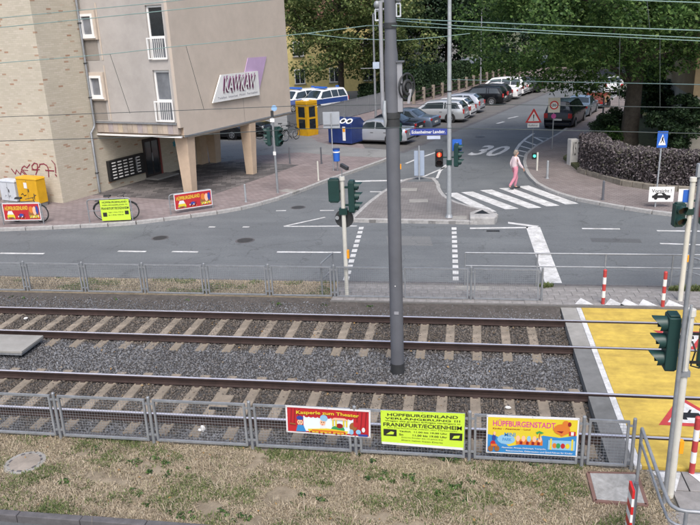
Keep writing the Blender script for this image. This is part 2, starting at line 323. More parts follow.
M['bark'] = mat('bark', (.055, .045, .035), .95, var=.35, scale=6, bump=1., bscale=14)
M['leaf_near'] = islandmat('chestnut_leaves', [(.02, .046, .015), (.045, .098, .028), (.078, .155, .042), (.13, .225, .065), (.21, .30, .10)], .55, .45)
M['leaf_mid'] = islandmat('plane_leaves', [(.04, .07, .024), (.085, .13, .042), (.135, .19, .06), (.19, .24, .085), (.28, .29, .12)], .55, .42)
M['leaf_dark'] = islandmat('dark_leaves', [(.012, .028, .013), (.022, .046, .02), (.036, .068, .028), (.055, .095, .04)], .6, .2)
M['conifer'] = islandmat('conifer_needles', [(.008, .022, .016), (.014, .036, .026), (.024, .052, .034), (.045, .075, .05)], .6, .15)
M['hedge_purple'] = islandmat('purple_hedge_leaves', [(.05, .042, .045), (.09, .075, .08), (.13, .112, .118), (.19, .165, .175), (.11, .11, .08)], .7, .15)
M['leaf_shrub'] = islandmat('shrub_leaves', [(.012, .032, .010), (.028, .068, .018), (.06, .12, .028), (.10, .17, .04)], .55, .25)
M['grass_dry'] = islandmat('dry_grass', [(.22, .18, .12), (.32, .265, .185), (.40, .335, .245), (.48, .41, .31), (.27, .25, .15)], .85, .2)
M['grass_green'] = islandmat('green_grass', [(.06, .09, .03), (.10, .14, .045), (.15, .185, .07), (.23, .235, .11)], .8, .25)
_trackstain(M['stones'])
# ================================================================ SETTING
S0 = Vector((-1.87, 44.4, 0)); SD = Vector((.317, .9484, 0)); SQ = Vector((.9484, -.317, 0)); SANG = math.atan2(SD.y, SD.x)
def S(t, o, z=0.): 
    p = S0 + SD*t + SQ*o; return Vector((p.x, p.y, z))
def xy(p): return (p[0], p[1])
struct(MB().b2(-900, 900, -300, 1500, -.5, -.42).build('ground', M['garden']))
road = struct(MB().b2(-60, 70, 18.2, 150, -.41, 0).build('road', M['asphalt']))
PZ = .12
kerbL = [(-40, 21.6), (-24, 22.6), (-17.05, 23.2), (-15.32, 23.46), (-12.46, 24.04), (-10.74, 24.97), (-9.6, 25.7), (-8.56, 26.6), (-7.7, 28.09), (-7.0, 29.8), (-6.36, 31.61), (-5.4, 33.9), (-4.42, 36.29), (-3.75, 38.3)]
edgeL = [(-5.6, 39.2), (-6.15, 41.6), (-7.4, 42.6)] + [xy(S(t, -5.2)) for t in (0, 70)]
pav_l = struct(MB().prism(kerbL+edgeL+[(-8, 125), (-60, 125), (-60, 21)], -.4, PZ).build('pavement', M['pave_red']))
kerbR = [xy(S(100, 7.0)), (13.0, 67.79), (7.38, 51.39), (5.29, 44.69), (3.54, 40.09), (2.85, 37.6), (2.62, 35.4), (2.57, 33.7), (2.62, 32), (2.85, 30.4), (3.25, 29.1), (3.87, 27.96), (4.93, 26.94), (5.88, 26.1), (6.88, 25.44), (7.69, 25.09), (11, 24.3), (18, 23.6), (45, 22.6)]
pav_r = struct(MB().prism(kerbR+[(70, 22), (70, 140), (40, 140)], -.4, PZ).build('pavement', M['pave_right']))
island = [(-4.12, 24.62), (-3.85, 27.0), (-3.5, 28.95), (-3.1, 30.5), (-2.77, 31.4), (-2.35, 31.95), (-1.9, 31.95), (-1.54, 31.6), (-1.32, 30.5), (-1.24, 29.39), (-1.02, 28.3), (-.67, 27.35), (-.1, 26.55), (.62, 25.9), (.95, 25.2), (.72, 24.35)]
isl = struct(MB().prism(island, -.3, PZ).build('traffic_island', M['pave_grey']))
kerb_me = MB().b2(-.49, .49, -.08, .08, -.2, .006).build('kerb_stone', M['kerb'], None, bevel=.015)
_first = [True]
def kerb_run(pts, parent, L=1.0, me=None, z=PZ):
    pts = [Vector((p[0], p[1], 0)) for p in pts]; dense = []
    seg = 0; pos = pts[0].copy(); P = [pos.copy()]
    # walk the polyline with chords of length L
    i = 0; cur = pts[0]
    while i < len(pts)-1:
        d = pts[i+1]-cur
        if (pts[i+1]-P[-1]).length < L: cur = pts[i+1]; i += 1; continue
        # find the point at distance L from P[-1] on segment cur -> pts[i+1]
        lo, hi = 0., 1.
        for _ in range(24):
            m_ = (lo+hi)/2
            if ((cur+d*m_)-P[-1]).length < L: lo = m_
            else: hi = m_
        cur = cur+d*hi; P.append(cur.copy())
    for a, b in zip(P[:-1], P[1:]):
        c = (a+b)/2; rz = math.atan2(b.y-a.y, b.x-a.x)
        if _first[0]:
            _first[0] = False; kerb_me.parent = parent; kerb_me.location = (c.x, c.y, z); kerb_me.rotation_euler = (0, 0, rz)
        else: share(kerb_me, 'kerb_stone', parent, (c.x, c.y, z+random.uniform(-.004, .004)), rz)
kerb_run(kerbL[1:], pav_l); kerb_run(kerbR[1:][:-1], pav_r); kerb_run(island+[island[0]], isl, .7)
# ---- building frame (front wall of the brick block is local y=0, its right corner local x=0)
BO = Vector((-16.67, 27.05, 0)); BA = Vector((.955, -.2966, 0)); BB = Vector((.2966, .955, 0)); BANG = math.atan2(BA.y, BA.x)
def B(x, y, z=0.): return BO + BA*x + BB*y + Vector((0, 0, z))
# sheets lying on the left pavement
MB_ = MB().prism([xy(q) for q in (G(203, 168), G(262, 157.5), G(300, 154.5), G(345, 158.5), G(384, 160), G(397, 152.5), G(362, 150.5), G(330, 147), G(318, 144), S(.5, -10.1), S(28, -10.1), Vector((-20, 84, 0)), Vector((-34, 62, 0)), B(-8, 14), B(.3, 10.9))], .05, PZ+.005)
lot = struct(MB_.build('yard', M['asphalt_lot']))
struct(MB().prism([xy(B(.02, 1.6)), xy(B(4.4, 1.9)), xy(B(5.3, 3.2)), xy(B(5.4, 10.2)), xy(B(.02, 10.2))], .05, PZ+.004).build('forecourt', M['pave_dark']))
# parking strip and its gutter line
MB().prism([xy(S(-5.6, -.13)), xy(S(80, -.13)), xy(S(80, .13)), xy(S(-5.6, .13))], -.1, .0045).build('gutter_strip', M['dark_kerb'], road)
MB().prism([xy(S(-5.2, -.15)), xy(S(80, -.15)), xy(S(80, -5.18)), xy(S(-1.2, -5.18)), xy(S(-4.0, -3.9))], -.1, .004).build('parking_strip', asphalt('asphalt_parking', (.125, .12, .118), .25), road)
# ---- rear verge between road and tracks
VY0, VY1 = 17.0, 18.2
verge_l = struct(MB().b2(-45, -3.45, VY0, VY1, -.4, .04).build('verge', M['lawn']))
verge_r = struct(MB().b2(-3.45, 45, 16.78, VY1, -.4, .03).build('footway', mat('footway_bed', (.13, .125, .12), .9, var=.2, scale=6)))
verge_kerb = True
sl = MB().b2(-.146, .146, -.146, .146, -.05, .012).build('paving_slab', M['slabs'], verge_r)
rs = MB().b2(-.146, .146, -.146, .146, -.05, .012).build('paving_slab', M['slabs'], verge_r); bpy.data.objects.remove(rs)
_n = 0
for j in range(4):
    for i in range(34):
        x = -3.28+i*.3+(j % 2)*.15; y = 16.98+j*.3
        if x > 6.6: continue
        if _n == 0: sl.location = (x, y, .03)
        else: share(sl, 'paving_slab', verge_r, (x, y, .03+random.uniform(-.004, .004)), random.uniform(-.015, .015))
        _n += 1
# ---- railway formation
bed = struct(MB().b2(-45, 2.2, 10.2, 16.9, -.41, -.19).build('ballast_bed', M['ballast']))
M['bank'] = mat('cinder_bank', (.075, .066, .06), .95, var=.35, scale=14, bump=.8, bscale=50, stain=.3)
MB().slab([(-45, 16.99, -.4), (-45, 15.95, -.4), (-45, 16.02, -.195), (-45, 16.99, .015)], (1, 0, 0), 41.54).build('earth_bank', M['bank'], bed)
MB().slab([(-3.455, 16.777, -.4), (-3.455, 15.95, -.4), (-3.455, 16.02, -.195), (-3.455, 16.777, .0)], (1, 0, 0), 5.64).build('earth_bank', M['bank'], bed)
for k in range(14):
    x1 = 2.15-k*1.2; MB().b2(x1-1.19, x1, 10.16, 10.26, -.3, -.015+random.uniform(-.01, .01)).build('edging_board', M['dark_kerb'], bed)
near_edge = struct(MB().b2(-45, 2.5, 8.1, 10.16, -.4, -.035).build('grass_strip', M['lawn']))
lane = struct(MB().b2(-45, 2.42, -6, 7.98, -.4, -.12).build('lane', asphalt('asphalt_lane', (.095, .10, .11), .2)))
dk = MB().b2(-.495, .495, -.06, .06, -.25, 0).build('kerb_stone', M['dark_kerb'], near_edge, bevel=.01); dk.location = (-2.0, 8.04, .0)
for k in range(1, 12): share(dk, 'kerb_stone', near_edge, (-2.0-k, 8.04, random.uniform(-.004, .004)))
for k in range(34): share(dk, 'kerb_stone', verge_l, (-20+k, 18.24, .035+random.uniform(-.004, .004)))
for k in range(1, 5): share(dk, 'kerb_stone', near_edge, (-2.0+k, 8.04, random.uniform(-.004, .004)))
path = struct(MB().b2(2.5, 12, -3, 10.15, -.4, -.06).build('path', mat('path_bed', (.12, .115, .1), .95, var=.25, scale=8, stain=.3)))
sl2 = MB().b2(-.242, .242, -.242, .242, -.04, .0).build('paving_slab', M['slabs'], path, bevel=.008); _n = 0
for j in range(8):
    for i in range(9):
        x = 2.98+i*.5+(j % 2)*.25; y = 9.86-j*.5
        p_ = (x, y, -.022+random.uniform(-.006, .006))
        if _n == 0: sl2.location = p_
        else: share(sl2, 'paving_slab', path, p_, random.uniform(-.012, .012))
        _n += 1
# ballast stones
def pieces(name, mt, verts, faces_per, nper, parent=None, kind='stuff'):
    """verts (N,nper,3); faces_per list of tuples"""
    N = verts.shape[0]; fp = np.array(faces_per); k = fp.shape[1]; me = bpy.data.meshes.new(name)
    me.vertices.add(N*nper); me.vertices.foreach_set('co', verts.reshape(-1).astype(np.float32))
    idx = (fp[None]+(np.arange(N)*nper)[:, None, None]).reshape(-1); nf = N*fp.shape[0]
    me.loops.add(nf*k); me.loops.foreach_set('vertex_index', idx.astype(np.int32))
    me.polygons.add(nf); me.polygons.foreach_set('loop_start', (np.arange(nf)*k).astype(np.int32))
    me.materials.append(mt); me.update(calc_edges=True); me.validate()
    o = bpy.data.objects.new(name, me); col.objects.link(o); o.parent = parent
    if kind: o['kind'] = kind
    return o
TY = (15.213, 11.733); GA = .7175
OCT = np.array([(1, 0, 0), (-1, 0, 0), (0, 1, 0), (0, -1, 0), (0, 0, 1), (0, 0, -1)], float)
OCTF = [(0, 2, 4), (2, 1, 4), (1, 3, 4), (3, 0, 4), (2, 0, 5), (1, 2, 5), (3, 1, 5), (0, 3, 5)]
def stones(N, x0, x1, y0, y1, z, smin, smax, zj):
    c = np.stack([rng.uniform(x0, x1, N), rng.uniform(y0, y1, N), z+rng.uniform(-zj, zj, N)], 1)
    s = rng.uniform(smin, smax, (N, 1, 1))*rng.uniform(.6, 1.3, (N, 1, 3))
    v = OCT[None]*s*rng.uniform(.7, 1.3, (N, 6, 1))+rng.normal(0, .006, (N, 6, 3))
    q = rng.normal(size=(N, 4)); q /= np.linalg.norm(q, axis=1, keepdims=True); a, b, c_, d = q.T
    Rm = np.stack([np.stack([1-2*(c_*c_+d*d), 2*(b*c_-a*d), 2*(b*d+a*c_)], -1), np.stack([2*(b*c_+a*d), 1-2*(b*b+d*d), 2*(c_*d-a*b)], -1), np.stack([2*(b*d-a*c_), 2*(c_*d+a*b), 1-2*(b*b+c_*c_)], -1)], 1)
    return np.einsum('nij,nkj->nki', Rm, v)+c[:, None]
st = stones(95000, -15, 2.19, 10.28, 16.86, -.182, .013, .031, .012)
bs_ = stones(15000, -15, 2.18, 16.02, 16.8, 0, .010, .023, .006); _yy = bs_[:, :, 1].mean(1, keepdims=True); bs_[:, :, 2] += -.19+np.clip((_yy-16.02)/.97, 0, 1)*.215; bs_ = bs_[rng.random(len(bs_)) < 1.15-(_yy[:, 0]-16.02)/.8]
pieces('ballast_stones', M['stones'], np.concatenate([st, bs_]), OCTF, 6, bed)
# ---- railway tracks
def railprof(mb, x0, x1, y):
    pr = [(-.0625, -.15), (.0625, -.15), (.0625, -.138), (.012, -.122), (.012, -.045), (.034, -.035), (.034, -.004), (-.034, -.004), (-.034, -.035), (-.012, -.045), (-.012, -.122), (-.0625, -.138)]
    n = len(pr); mb.add([(x0, y+a, b) for a, b in pr]+[(x1, y+a, b) for a, b in pr], [tuple(range(n)), tuple(range(n, 2*n))[::-1]]+[(i, n+i, n+(i+1) % n, (i+1) % n) for i in range(n)])
sm = MB()
sm.box(0, 0, -.225, .25, 2.36, .14, 0, 0, .78, .985)
for sy in (-GA, GA):
    for e in (-.085, .085): sm.box(0, sy+e, -.148, .1, .045, .03, 0, 1)
sleeper = sm.build('sleeper', [M['sleeper'], M['rust']], None, bevel=.012)
tracks = []
for ti, (Y, x0, lab) in enumerate(((TY[0], -3.48, 'railway track of rusty rails on concrete sleepers beside the road'), (TY[1], -2.92, 'railway track of rusty rails on concrete sleepers beside the grass'))):
    t = thing('railway_track', lab, 'railway track', (0, Y, 0), 0, 'pair of railway tracks'); tracks.append(t)
    for sy in (GA, -GA):
        mb = MB(); railprof(mb, -45, 30, sy); ro = mb.build('rail', M['rust'], t)
        MB().b2(-45, 30, sy-.027, sy+.027, -.0035, .0).build('running_surface', M['railtop'], ro)
    for k in range(-22, 10):
        x = x0+k*.617
        if x > 2.05: continue
        if sleeper.parent is None: sleeper.parent = t; sleeper.location = (x, 0, 0)
        else: share(sleeper, 'sleeper', t, (x+random.uniform(-.012, .012), 0, random.uniform(-.006, .004)), random.uniform(-.008, .008))
# ---- level crossing deck
deck = struct(MB().b2(2.2, 14, 10.16, 16.78, -.41, -.2).build('crossing_deck', M['black']))
strips = [(10.17, TY[1]-GA-.06), (TY[1]-GA+.09, TY[1]+GA-.09), (TY[1]+GA+.06, TY[0]-GA-.06), (TY[0]-GA+.09, TY[0]+GA-.09), (TY[0]+GA+.06, 16.77)]
for a, b in strips:
    MB().b2(2.21, 2.57, a, b, -.2, -.016).build('edge_slab', M['concrete'] if a > 14 else mat('edge_slab_grey', (.15, .152, .15), .85, var=.12, scale=5, stain=.25), deck)
    MB().b2(2.575, 2.685, a, b, -.2, -.012).build('white_edge_line', M['white_paint'], deck)
    for k in range(4): MB().b2(2.69+k*2.4, 2.69+k*2.4+2.39, a, b, -.2, -.012).build('deck_panel', M['yellow_paint'], deck)
def flat(name, pts, mt, parent, z): return MB().prism([xy(p) for p in pts], z-.002, z).build(name, mt, parent)
# painted warning triangles with a tram in them
def warn(cx, cy, s, flip, z):
    def T(k): return [(cx+k*s*x, cy+flip*k*s*y) for x, y in ((-.5, -.29), (.5, -.29), (0, .58))]
    flat('warning_triangle', T(1), M['red_paint'], deck, z); flat('triangle_field', T(.72), M['white_paint'], deck, z+.004)
    mb = MB()
    mb.prism([(cx-.16*s, cy-.06*s*flip), (cx+.16*s, cy-.06*s*flip), (cx+.13*s, cy+.08*s*flip), (cx-.13*s, cy+.08*s*flip)], z+.005, z+.008)
    for e in (-.1, .1): mb.prism([(cx+(e-.03)*s, cy-.12*s*flip), (cx+(e+.03)*s, cy-.12*s*flip), (cx+(e+.03)*s, cy-.065*s*flip), (cx+(e-.03)*s, cy-.065*s*flip)], z+.005, z+.008)
    mb.prism([(cx-.02*s, cy+.081*s*flip), (cx+.02*s, cy+.081*s*flip), (cx+.06*s, cy+.17*s*flip), (cx+.03*s, cy+.17*s*flip)], z+.005, z+.008)
    mb.build('tram_symbol', M['black'], deck)
g1 = G(662, 331); warn(4.62, 15.15, 1.15, -1, -.006); g2 = G(693, 412); warn(3.82, 11.78, 1.2, 1, -.006)
# shark teeth on the footway and path
for i, x in enumerate((584, 614, 629, 647, 673)):
    g = G(x, 304, .05); flat('give_way_triangle', [(g.x-.22, 16.83), (g.x+.22, 16.83), (g.x-.02, 17.27)], M['white_paint'], verge_r, .051)
for k in range(4): flat('give_way_triangle', [(2.78+k*.55, 10.05), (3.22+k*.55, 10.05), (3.02+k*.55, 9.55)], M['white_paint'], path, -.012)
# ================================================================ ROAD MARKINGS
def gl(x, y, z=.0): return G(x, y, z)
za = [(451, 193), (467, 192), (486, 190), (505, 188), (523, 186)]; zb = [(490, 212), (512, 209), (535, 208), (553, 206), (572, 204)]
for (a, b) in zip(za, zb):
    p, q = G(*a), G(*b); d = (q-p).normalized(); n = Vector((.24, .06, 0))
    flat('zebra_stripe', [p-n, p+n, q+n, q-n], M['white_paint'], road, .004)
flat('stop_line', [G(526, 227), G(540, 227), G(562, 283), G(545, 283)], M['white_paint'], road, .004)
flat('edge_line', [G(470, 227.6), G(528, 227), G(528, 228.2), G(470, 229)], M['white_paint'], road, .004)
flat('edge_line', [G(508, 222), G(539, 226), G(536, 227.4), G(508, 223.6)], M['white_paint'], road, .005)
def dashrun(a, b, n, w, duty=.55):
    a, b = G(*a), G(*b); d = b-a; t = d.normalized(); q = Vector((-t.y, t.x, 0))*(w/2)
    for i in range(n):
        p0 = a+d*(i/n); p1 = a+d*((i+duty)/n); flat('guide_dash', [p0-q, p0+q, p1+q, p1-q], M['white_paint'], road, .004)
dashrun((454, 227.5), (456, 283), 11, .16, .6); dashrun((361.5, 227), (345, 283), 11, .16, .6)
for x0, x1, y in ((0, 44, 253.3), (118, 146, 251.2), (172, 198, 251.6), (277, 341, 252.0), (582, 620, 228.6), (657, 700, 230.8)):
    p, q = G(x0, y), G(x1, y+.4); n = Vector((0, .06, 0)); flat('lane_dash', [p-n, q-n, q+n, p+n], M['white_paint'], road, .004)
p, q = G(660, 243.5), G(720, 245.5); n = Vector((0, .05, 0)); flat('lane_dash', [p-n, q-n, q+n, p+n], M['white_paint'], road, .004)
for x in (212, 246): p = G(x, 227); flat('guide_dash', [p+Vector(e) for e in ((-.12, -.06, 0), (.12, -.06, 0), (.12, .06, 0), (-.12, .06, 0))], M['white_paint'], road, .004)
for (a, b, wd) in (((284, 226.3), (325, 217.3), .1), ((284, 226.5), (357, 226), .1), ((276, 210.8), (286, 210.6), .1), ((320, 210.6), (334, 210.4), .1)):
    p, q = G(*a), G(*b); t = (q-p).normalized(); n = Vector((-t.y, t.x, 0))*wd/2; flat('arrow_line', [p-n, q-n, q+n, p+n], M['white_paint'], road, .004)
for (a, b, wd) in (((354, 181.3), (404, 180.3), .26), ((370, 191.7), (382, 191.9), .14)):
    p, q = G(*a), G(*b); t = (q-p).normalized(); n = Vector((-t.y, t.x, 0))*wd/2; flat('give_way_bar', [p-n, q-n, q+n, p+n], M['white_paint'], road, .004)
# lane lines of the side street
for (a, b, wd) in (((406, 163.5), (418, 158.5), .14), ((424, 156.5), (436, 152.3), .14), ((508, 118.5), (518, 116.3), .16), ((497, 123.5), (504, 121.7), .2)):
    p, q = G(*a), G(*b); t = (q-p).normalized(); n = Vector((-t.y, t.x, 0))*wd/2; flat('lane_dash', [p-n, q-n, q+n, p+n], M['white_paint'], road, .004)
def poly_line(px, wd, name='solid_line', z=.004):
    P = [G(*a) for a in px]
    for i in range(len(P)-1):
        p, q = P[i], P[i+1]; t = (q-p).normalized(); n = Vector((-t.y, t.x, 0))*wd/2; e = t*.04; flat(name, [p-n-e, q-n+e, q+n+e, p+n-e], M['white_paint'], road, z+.0006*(i % 2))
poly_line([(405, 183), (425, 176), (447, 166.5)], .12); poly_line([(437, 178), (440, 171), (446, 165)], .12)
poly_line([(515, 154), (516.5, 149), (520, 144), (526, 138.5), (533.5, 133.5)], .16)
for a, b in (((518, 155), (523.5, 156.5)), ((518.5, 150.3), (527, 152.3)), ((520.5, 146), (531, 149)), ((524.5, 141), (536.5, 145.3)), ((534, 137), (543, 141.5))):
    poly_line([a, b], .16, 'hatch_bar')
poly_line([(533.5, 137.3), (551, 138.5)], .12)
# the numerals 30 on the carriageway
u0 = S(-7.2, 3.35); nx = SQ; ny = SD
tm = MB(); put_text(tm, '30', lambda u, v: (S0+SD*(-5.4+v*3.3)+SQ*(3.6+u*1.65)+Vector((0, 0, .006)))[:], bold=.02); tm.build('speed_numerals', M['white_paint'], road)
# drain, covers
def cover(cpx, w, d, name, lab, mt, z, rz=0.):
    g = G(*cpx, z); o = MB().b2(-w/2, w/2, -d/2, d/2, -.03, .008).build(name, mt, None, bevel=.004); o.location = (g.x, g.y, z); o.rotation_euler.z = rz
    return tag(o, lab, 'cover')
g = G(493, 231); gr = thing('storm_drain', 'small black gully grate in road before concrete island nose', 'drain', (g.x, g.y, .0)); MB().b2(-.22, .22, -.1, .1, -.05, .003).build('frame', M['dark_metal'], gr)
for k in range(6): MB().b2(-.19+k*.068, -.15+k*.068, -.08, .08, .003, .008).build('bar', M['black'], gr)
flat('dark_tip', [(-2.72, 30.9), (-2.3, 31.85), (-1.9, 31.85), (-1.5, 30.9)], M['asphalt'], isl, PZ+.004)
cover((409, 189.5), .66, .55, 'access_cover', 'pale concrete cover on island beside green signal post', M['concrete'], PZ)
cover((418.5, 200.7), .72, .5, 'access_cover', 'framed pale cover in middle of paved island', M['concrete'], PZ, .1)
cover((459.5, 217.5), .5, .45, 'access_cover', 'pale cover at foot of tall lamp pole', M['concrete'], PZ)
cover((289, 190.8), .75, .5, 'access_cover', 'pale concrete cover beside left signal post', M['concrete'], PZ, -.4)
cover((472, 288), .85, .3, 'access_cover', 'long pale cover in footway behind rear fence', M['concrete'], .045)

def patch(px, mt, z=.0025): flat('asphalt_patch', [G(*q) for q in px], mt, road, z)
M['patch_dark'] = asphalt('asphalt_patch_dark', (.095, .10, .108), .2); M['patch_light'] = asphalt('asphalt_patch_light', (.155, .16, .165), .2)
patch([(386, 236), (430, 236.5), (433, 246), (388, 245)], M['patch_light']); patch([(590, 238), (640, 239), (642, 243), (592, 242)], M['patch_dark']); patch([(442, 141), (452, 137), (456, 138), (446, 142.3)], M['patch_dark'], .003)
for px, r_, lab in (((160, 238), .3, 'round iron manhole in the road before the cycle stands'), ((245, 240.5), .33, 'round iron manhole in the road before the left signal post'), ((298, 207.5), .3, 'round iron manhole in the slip road beside left kerb'), ((480, 137), .3, 'round iron manhole in the side street beside numerals')):
    g = G(*px); t = thing('road_manhole', lab, 'manhole', (g.x, g.y, 0)); MB().tube([(0, 0, -.03), (0, 0, .004)], r_, 24).build('ring', M['dark_kerb'], t); MB().tube([(0, 0, .0), (0, 0, .008)], r_*.8, 24).build('lid', M['dark_metal'], t)
# ================================================================ APARTMENT BUILDING (local frame: x along front, y away)
bld = thing('apartment_building', 'cream brick and beige rendered apartment block on columns with overhanging upper floors', 'building', BO, BANG)
TOP = 13.2
MB().b2(-16, 0, 0, 9.6, 0.05, TOP).build('brick_wall', M['brick'], bld)
def holed(x0, x1, z0, z1, y0, y1, holes, name, mt):
    xs = sorted({x0, x1, *[h[0] for h in holes], *[h[1] for h in holes]}); zs = sorted({z0, z1, *[h[2] for h in holes], *[h[3] for h in holes]}); mb = MB()
    for a, b in zip(xs[:-1], xs[1:]):
        for c, d in zip(zs[:-1], zs[1:]):
            if any(h[0] <= a and b <= h[1] and h[2] <= c and d <= h[3] for h in holes): continue
            mb.b2(a, b, y0, y1, c, d)
    return mb.build(name, mt, bld)
OY = 2.43; OX = 4.58; OB = 2.62; OYE = 11.15
FW = []
for f in range(4):
    z = 3.2+f*2.46
    FW.append(('small', .03, .74, z+1.0, z+1.9)); FW.append(('tall', 3.48, 4.32, z+.02, z+2.08))
holed(.003, OX-.003, 3.2, TOP-.003, OY, OY+.24, [w_[1:] for w_ in FW if w_[4] < TOP], 'front_wall', M['render_front'])
MB().b2(.004, OX, OY+.243, OYE, 3.0, TOP-.004).build('side_wall', M['render'], bld)
MB().b2(OX-.14, OX+.004, OY-.003, OY+.2425, 3.0, TOP-.006).build('corner_strip', M['render'], bld)
MB().b2(.003, OX-.145, OY+.004, OY+.2428, OB+.1, 3.196).build('floor_band', mat('stained_band', (.40, .335, .29), .9, var=.12, scale=3, stain=.3), bld)
for k in range(16): MB().b2(.16+k*.27, .16+k*.27+.25, OY-.006, OY+.0039, OB+.12, 3.13).build('band_panel', mat('band_panel_%d' % k, (.40+.05*math.sin(k*2.1), .34+.035*math.sin(k*2.1), .29+.02*math.sin(k)), .9, var=.1, scale=4, stain=.3), bld)
MB().b2(.004, OX-.02, OY+.22, OYE-.003, OB, 2.998).build('soffit_beam', M['column'], bld)
MB().b2(OX-.018, OX+.002, OY+.2, OYE, OB-.02, 2.9985).build('side_fascia', M['render'], bld)
MB().b2(-.02, OX+.03, OY-.05, OY+.03, OB-.02, OB+.045).build('edge_profile', M['white'], bld)
MB().b2(-.02, OX-.15, OY-.06, OY-.002, 3.13, 3.19).build('drip_rail', M['galv'], bld)
MB().b2(OX+.003, OX+.03, OY+.2, OYE, OB-.03, OB+.04).build('edge_profile', M['galv'], bld)
MB().b2(.004, OX-.03, OY+.45, OYE-.1, OB-.11, OB-.004).build('soffit', mat('soffit', (.42, .35, .28), .9), bld)
MB().b2(OX+.0043, OX+.0062, 7.0, 7.012, OB+.05, 3.75).build('wall_joint', M['dark_kerb'], bld)
# pilaster strip with the small windows
MB().b2(-.12, .84, OY-.035, OY-.001, 3.2, 3.2+.005).build('strip_foot', M['concrete'], bld)
for f in range(4):
    z = 3.2+f*2.46
    # small window: protruding surround, frame, pane, sill
    sur = MB(); x0, x1, z0, z1 = .03, .74, z+1.0, z+1.9
    for a, b, c, d in ((x0-.13, x0-.002, z0-.12, z1+.13), (x1+.002, x1+.13, z0-.12, z1+.13), (x0-.002, x1+.002, z1+.002, z1+.13), (x0-.002, x1+.002, z0-.12, z0-.002)): sur.b2(a, b, OY-.10, OY-.004, c, d)
    wnd = sur.build('window', M['render'], bld)
    fr = MB()
    for a, b, c, d in ((x0, x0+.1, z0, z1), (x1-.1, x1, z0, z1), (x0+.1, x1-.1, z1-.1, z1), (x0+.1, x1-.1, z0, z0+.1)): fr.b2(a, b, OY-.125, OY+.02, c, d)
    fr.build('window_frame', M['pvc'], wnd); MB().b2(x0+.069, x1-.069, OY-.02, OY+.0, z0+.069, z1-.069).build('pane', M['glass_pale'], wnd)
    MB().b2(x0-.05, x1+.05, OY-.14, OY-.005, z0-.06, z0-.003).build('sill', M['pvc'], wnd)
    MB().b2(x0-.0, x1+.0, OY-.012, OY-.003, z+.06, z0-.13).build('wall_panel', mat('grey_panel', (.25, .225, .20), .9, stain=.15) if f == 0 else bpy.data.materials['grey_panel'], bld)
    MB().b2(-.12, -.085, OY-.02, OY-.003, z+.06, z+2.3).build('wall_strip', M['render'], bld)
    MB().b2(.89, .96, OY-.02, OY-.003, z+.06, z+2.3).build('wall_strip', M['render'], bld)
    # tall window with a railing
    x0, x1, z0, z1 = 3.48, 4.32, z+.02, z+2.08
    if z1 > TOP: continue
    fr = MB()
    for a, b, c, d in ((x0, x0+.08, z0, z1), (x1-.08, x1, z0, z1), (x0+.08, x1-.08, z1-.09, z1), (x0+.08, x1-.08, z0, z0+.08), (x0+.08, x1-.08, z0+.82, z0+.90)): fr.b2(a, b, OY+.08, OY+.16, c, d)
    wnd = fr.build('window', M['pvc'], bld)
    MB().b2(x0+.079, x1-.079, OY+.115, OY+.13, z0+.9, z1-.09).build('pane', M['glass'] if f else M['glass_pale'], wnd)
    MB().b2(x0+.079, x1-.079, OY+.115, OY+.13, z0+.08, z0+.82).build('pane', M['glass_pale'], wnd)
    rl = MB(); rl.b2(x0-.05, x1+.06, OY-.09, OY-.05, z0+.80, z0+.85); rl.b2(x0-.05, x1+.06, OY-.09, OY-.05, z0+.03, z0+.07)
    for e in (x0-.05, x1+.02): rl.b2(e, e+.04, OY-.09, OY-.05, z0+.07, z0+.80)
    ro = rl.build('railing', M['pvc'], bld)
    for k in range(8): MB().beam((x0+.0+k*.1, OY-.07, z0+.07), (x0+.03+k*.1, OY-.07, z0+.80), .018, .018).build('railing_bar', M['pvc'], ro)
# downpipe
pp = MB(); pp.tube([(.07, OY-.16, TOP), (.07, OY-.16, 3.1), (-.0+.06, OY-.2, 2.95), (.07, 2.0, 2.75), (.07, 2.0, .16)], .05, 8, 0); dp = pp.build('downpipe', M['galv'], bld, smooth=50)
for z in (1.0, 4.2, 5.6, 7.2): MB().b2(.01, .13, (2.0 if z < 2 else OY-.16)-.06, (2.0 if z < 2 else OY-.16)+.06, z, z+.04).build('pipe_clip', M['dark_metal'], dp)
# columns
def column(x, y, w=.52, d=.42):
    mb = MB(); vs = []
    for z, k in ((.1, .86), (OB-.1, 1.25)):
        for sx, sy in ((-.5, -.5), (.5, -.5), (.5, .5), (-.5, .5)): vs.append((x+sx*w*k, y+sy*d*k, z))
    mb.add(vs, [(3, 2, 1, 0), (4, 5, 6, 7), (0, 1, 5, 4), (1, 2, 6, 5), (2, 3, 7, 6), (3, 0, 4, 7)]); mb.build('column', M['column'], bld, bevel=.015)
column(4.15, 3.15); column(4.3, 7.6, .46, .4); column(.55, 9.8, .5, .5)
MB().b2(.004, .3, 9.0, 9.55, .1, OB-.12).build('wall_pier', M['column'], bld)
# entrance door, mailbox bank, street-number panel
MB().b2(-.10, .015, 5.08, 6.18, .12, 2.0).build('door', M['wood_dark'], bld)
dd = bld.children[-1]
MB().b2(.016, .024, 5.2, 5.6, .3, 1.85).build('pane', M['glass'], dd); MB().b2(.016, .024, 5.68, 6.08, .3, 1.85).build('pane', M['glass'], dd); MB().b2(.016, .06, 5.62, 5.66, .9, 1.3).build('handle', M['galv'], dd)
MB().b2(.0, .05, 6.19, 6.27, .12, 2.05).build('door_jamb', mat('oxblood_frame', (.20, .05, .045), .6), bld); MB().b2(.0, .8, 5.0, 6.5, .1, .19).build('doorstep', M['concrete'], bld)
mbk = thing('mailbox_bank', 'black wall-mounted bank of white-slotted mailboxes beside dark entrance door', 'mailboxes', B(.13, 3.8, .95), BANG)
MB().b2(-.12, .05, -1.14, 1.14, -.46, .46).build('case', M['black'], mbk, bevel=.012)
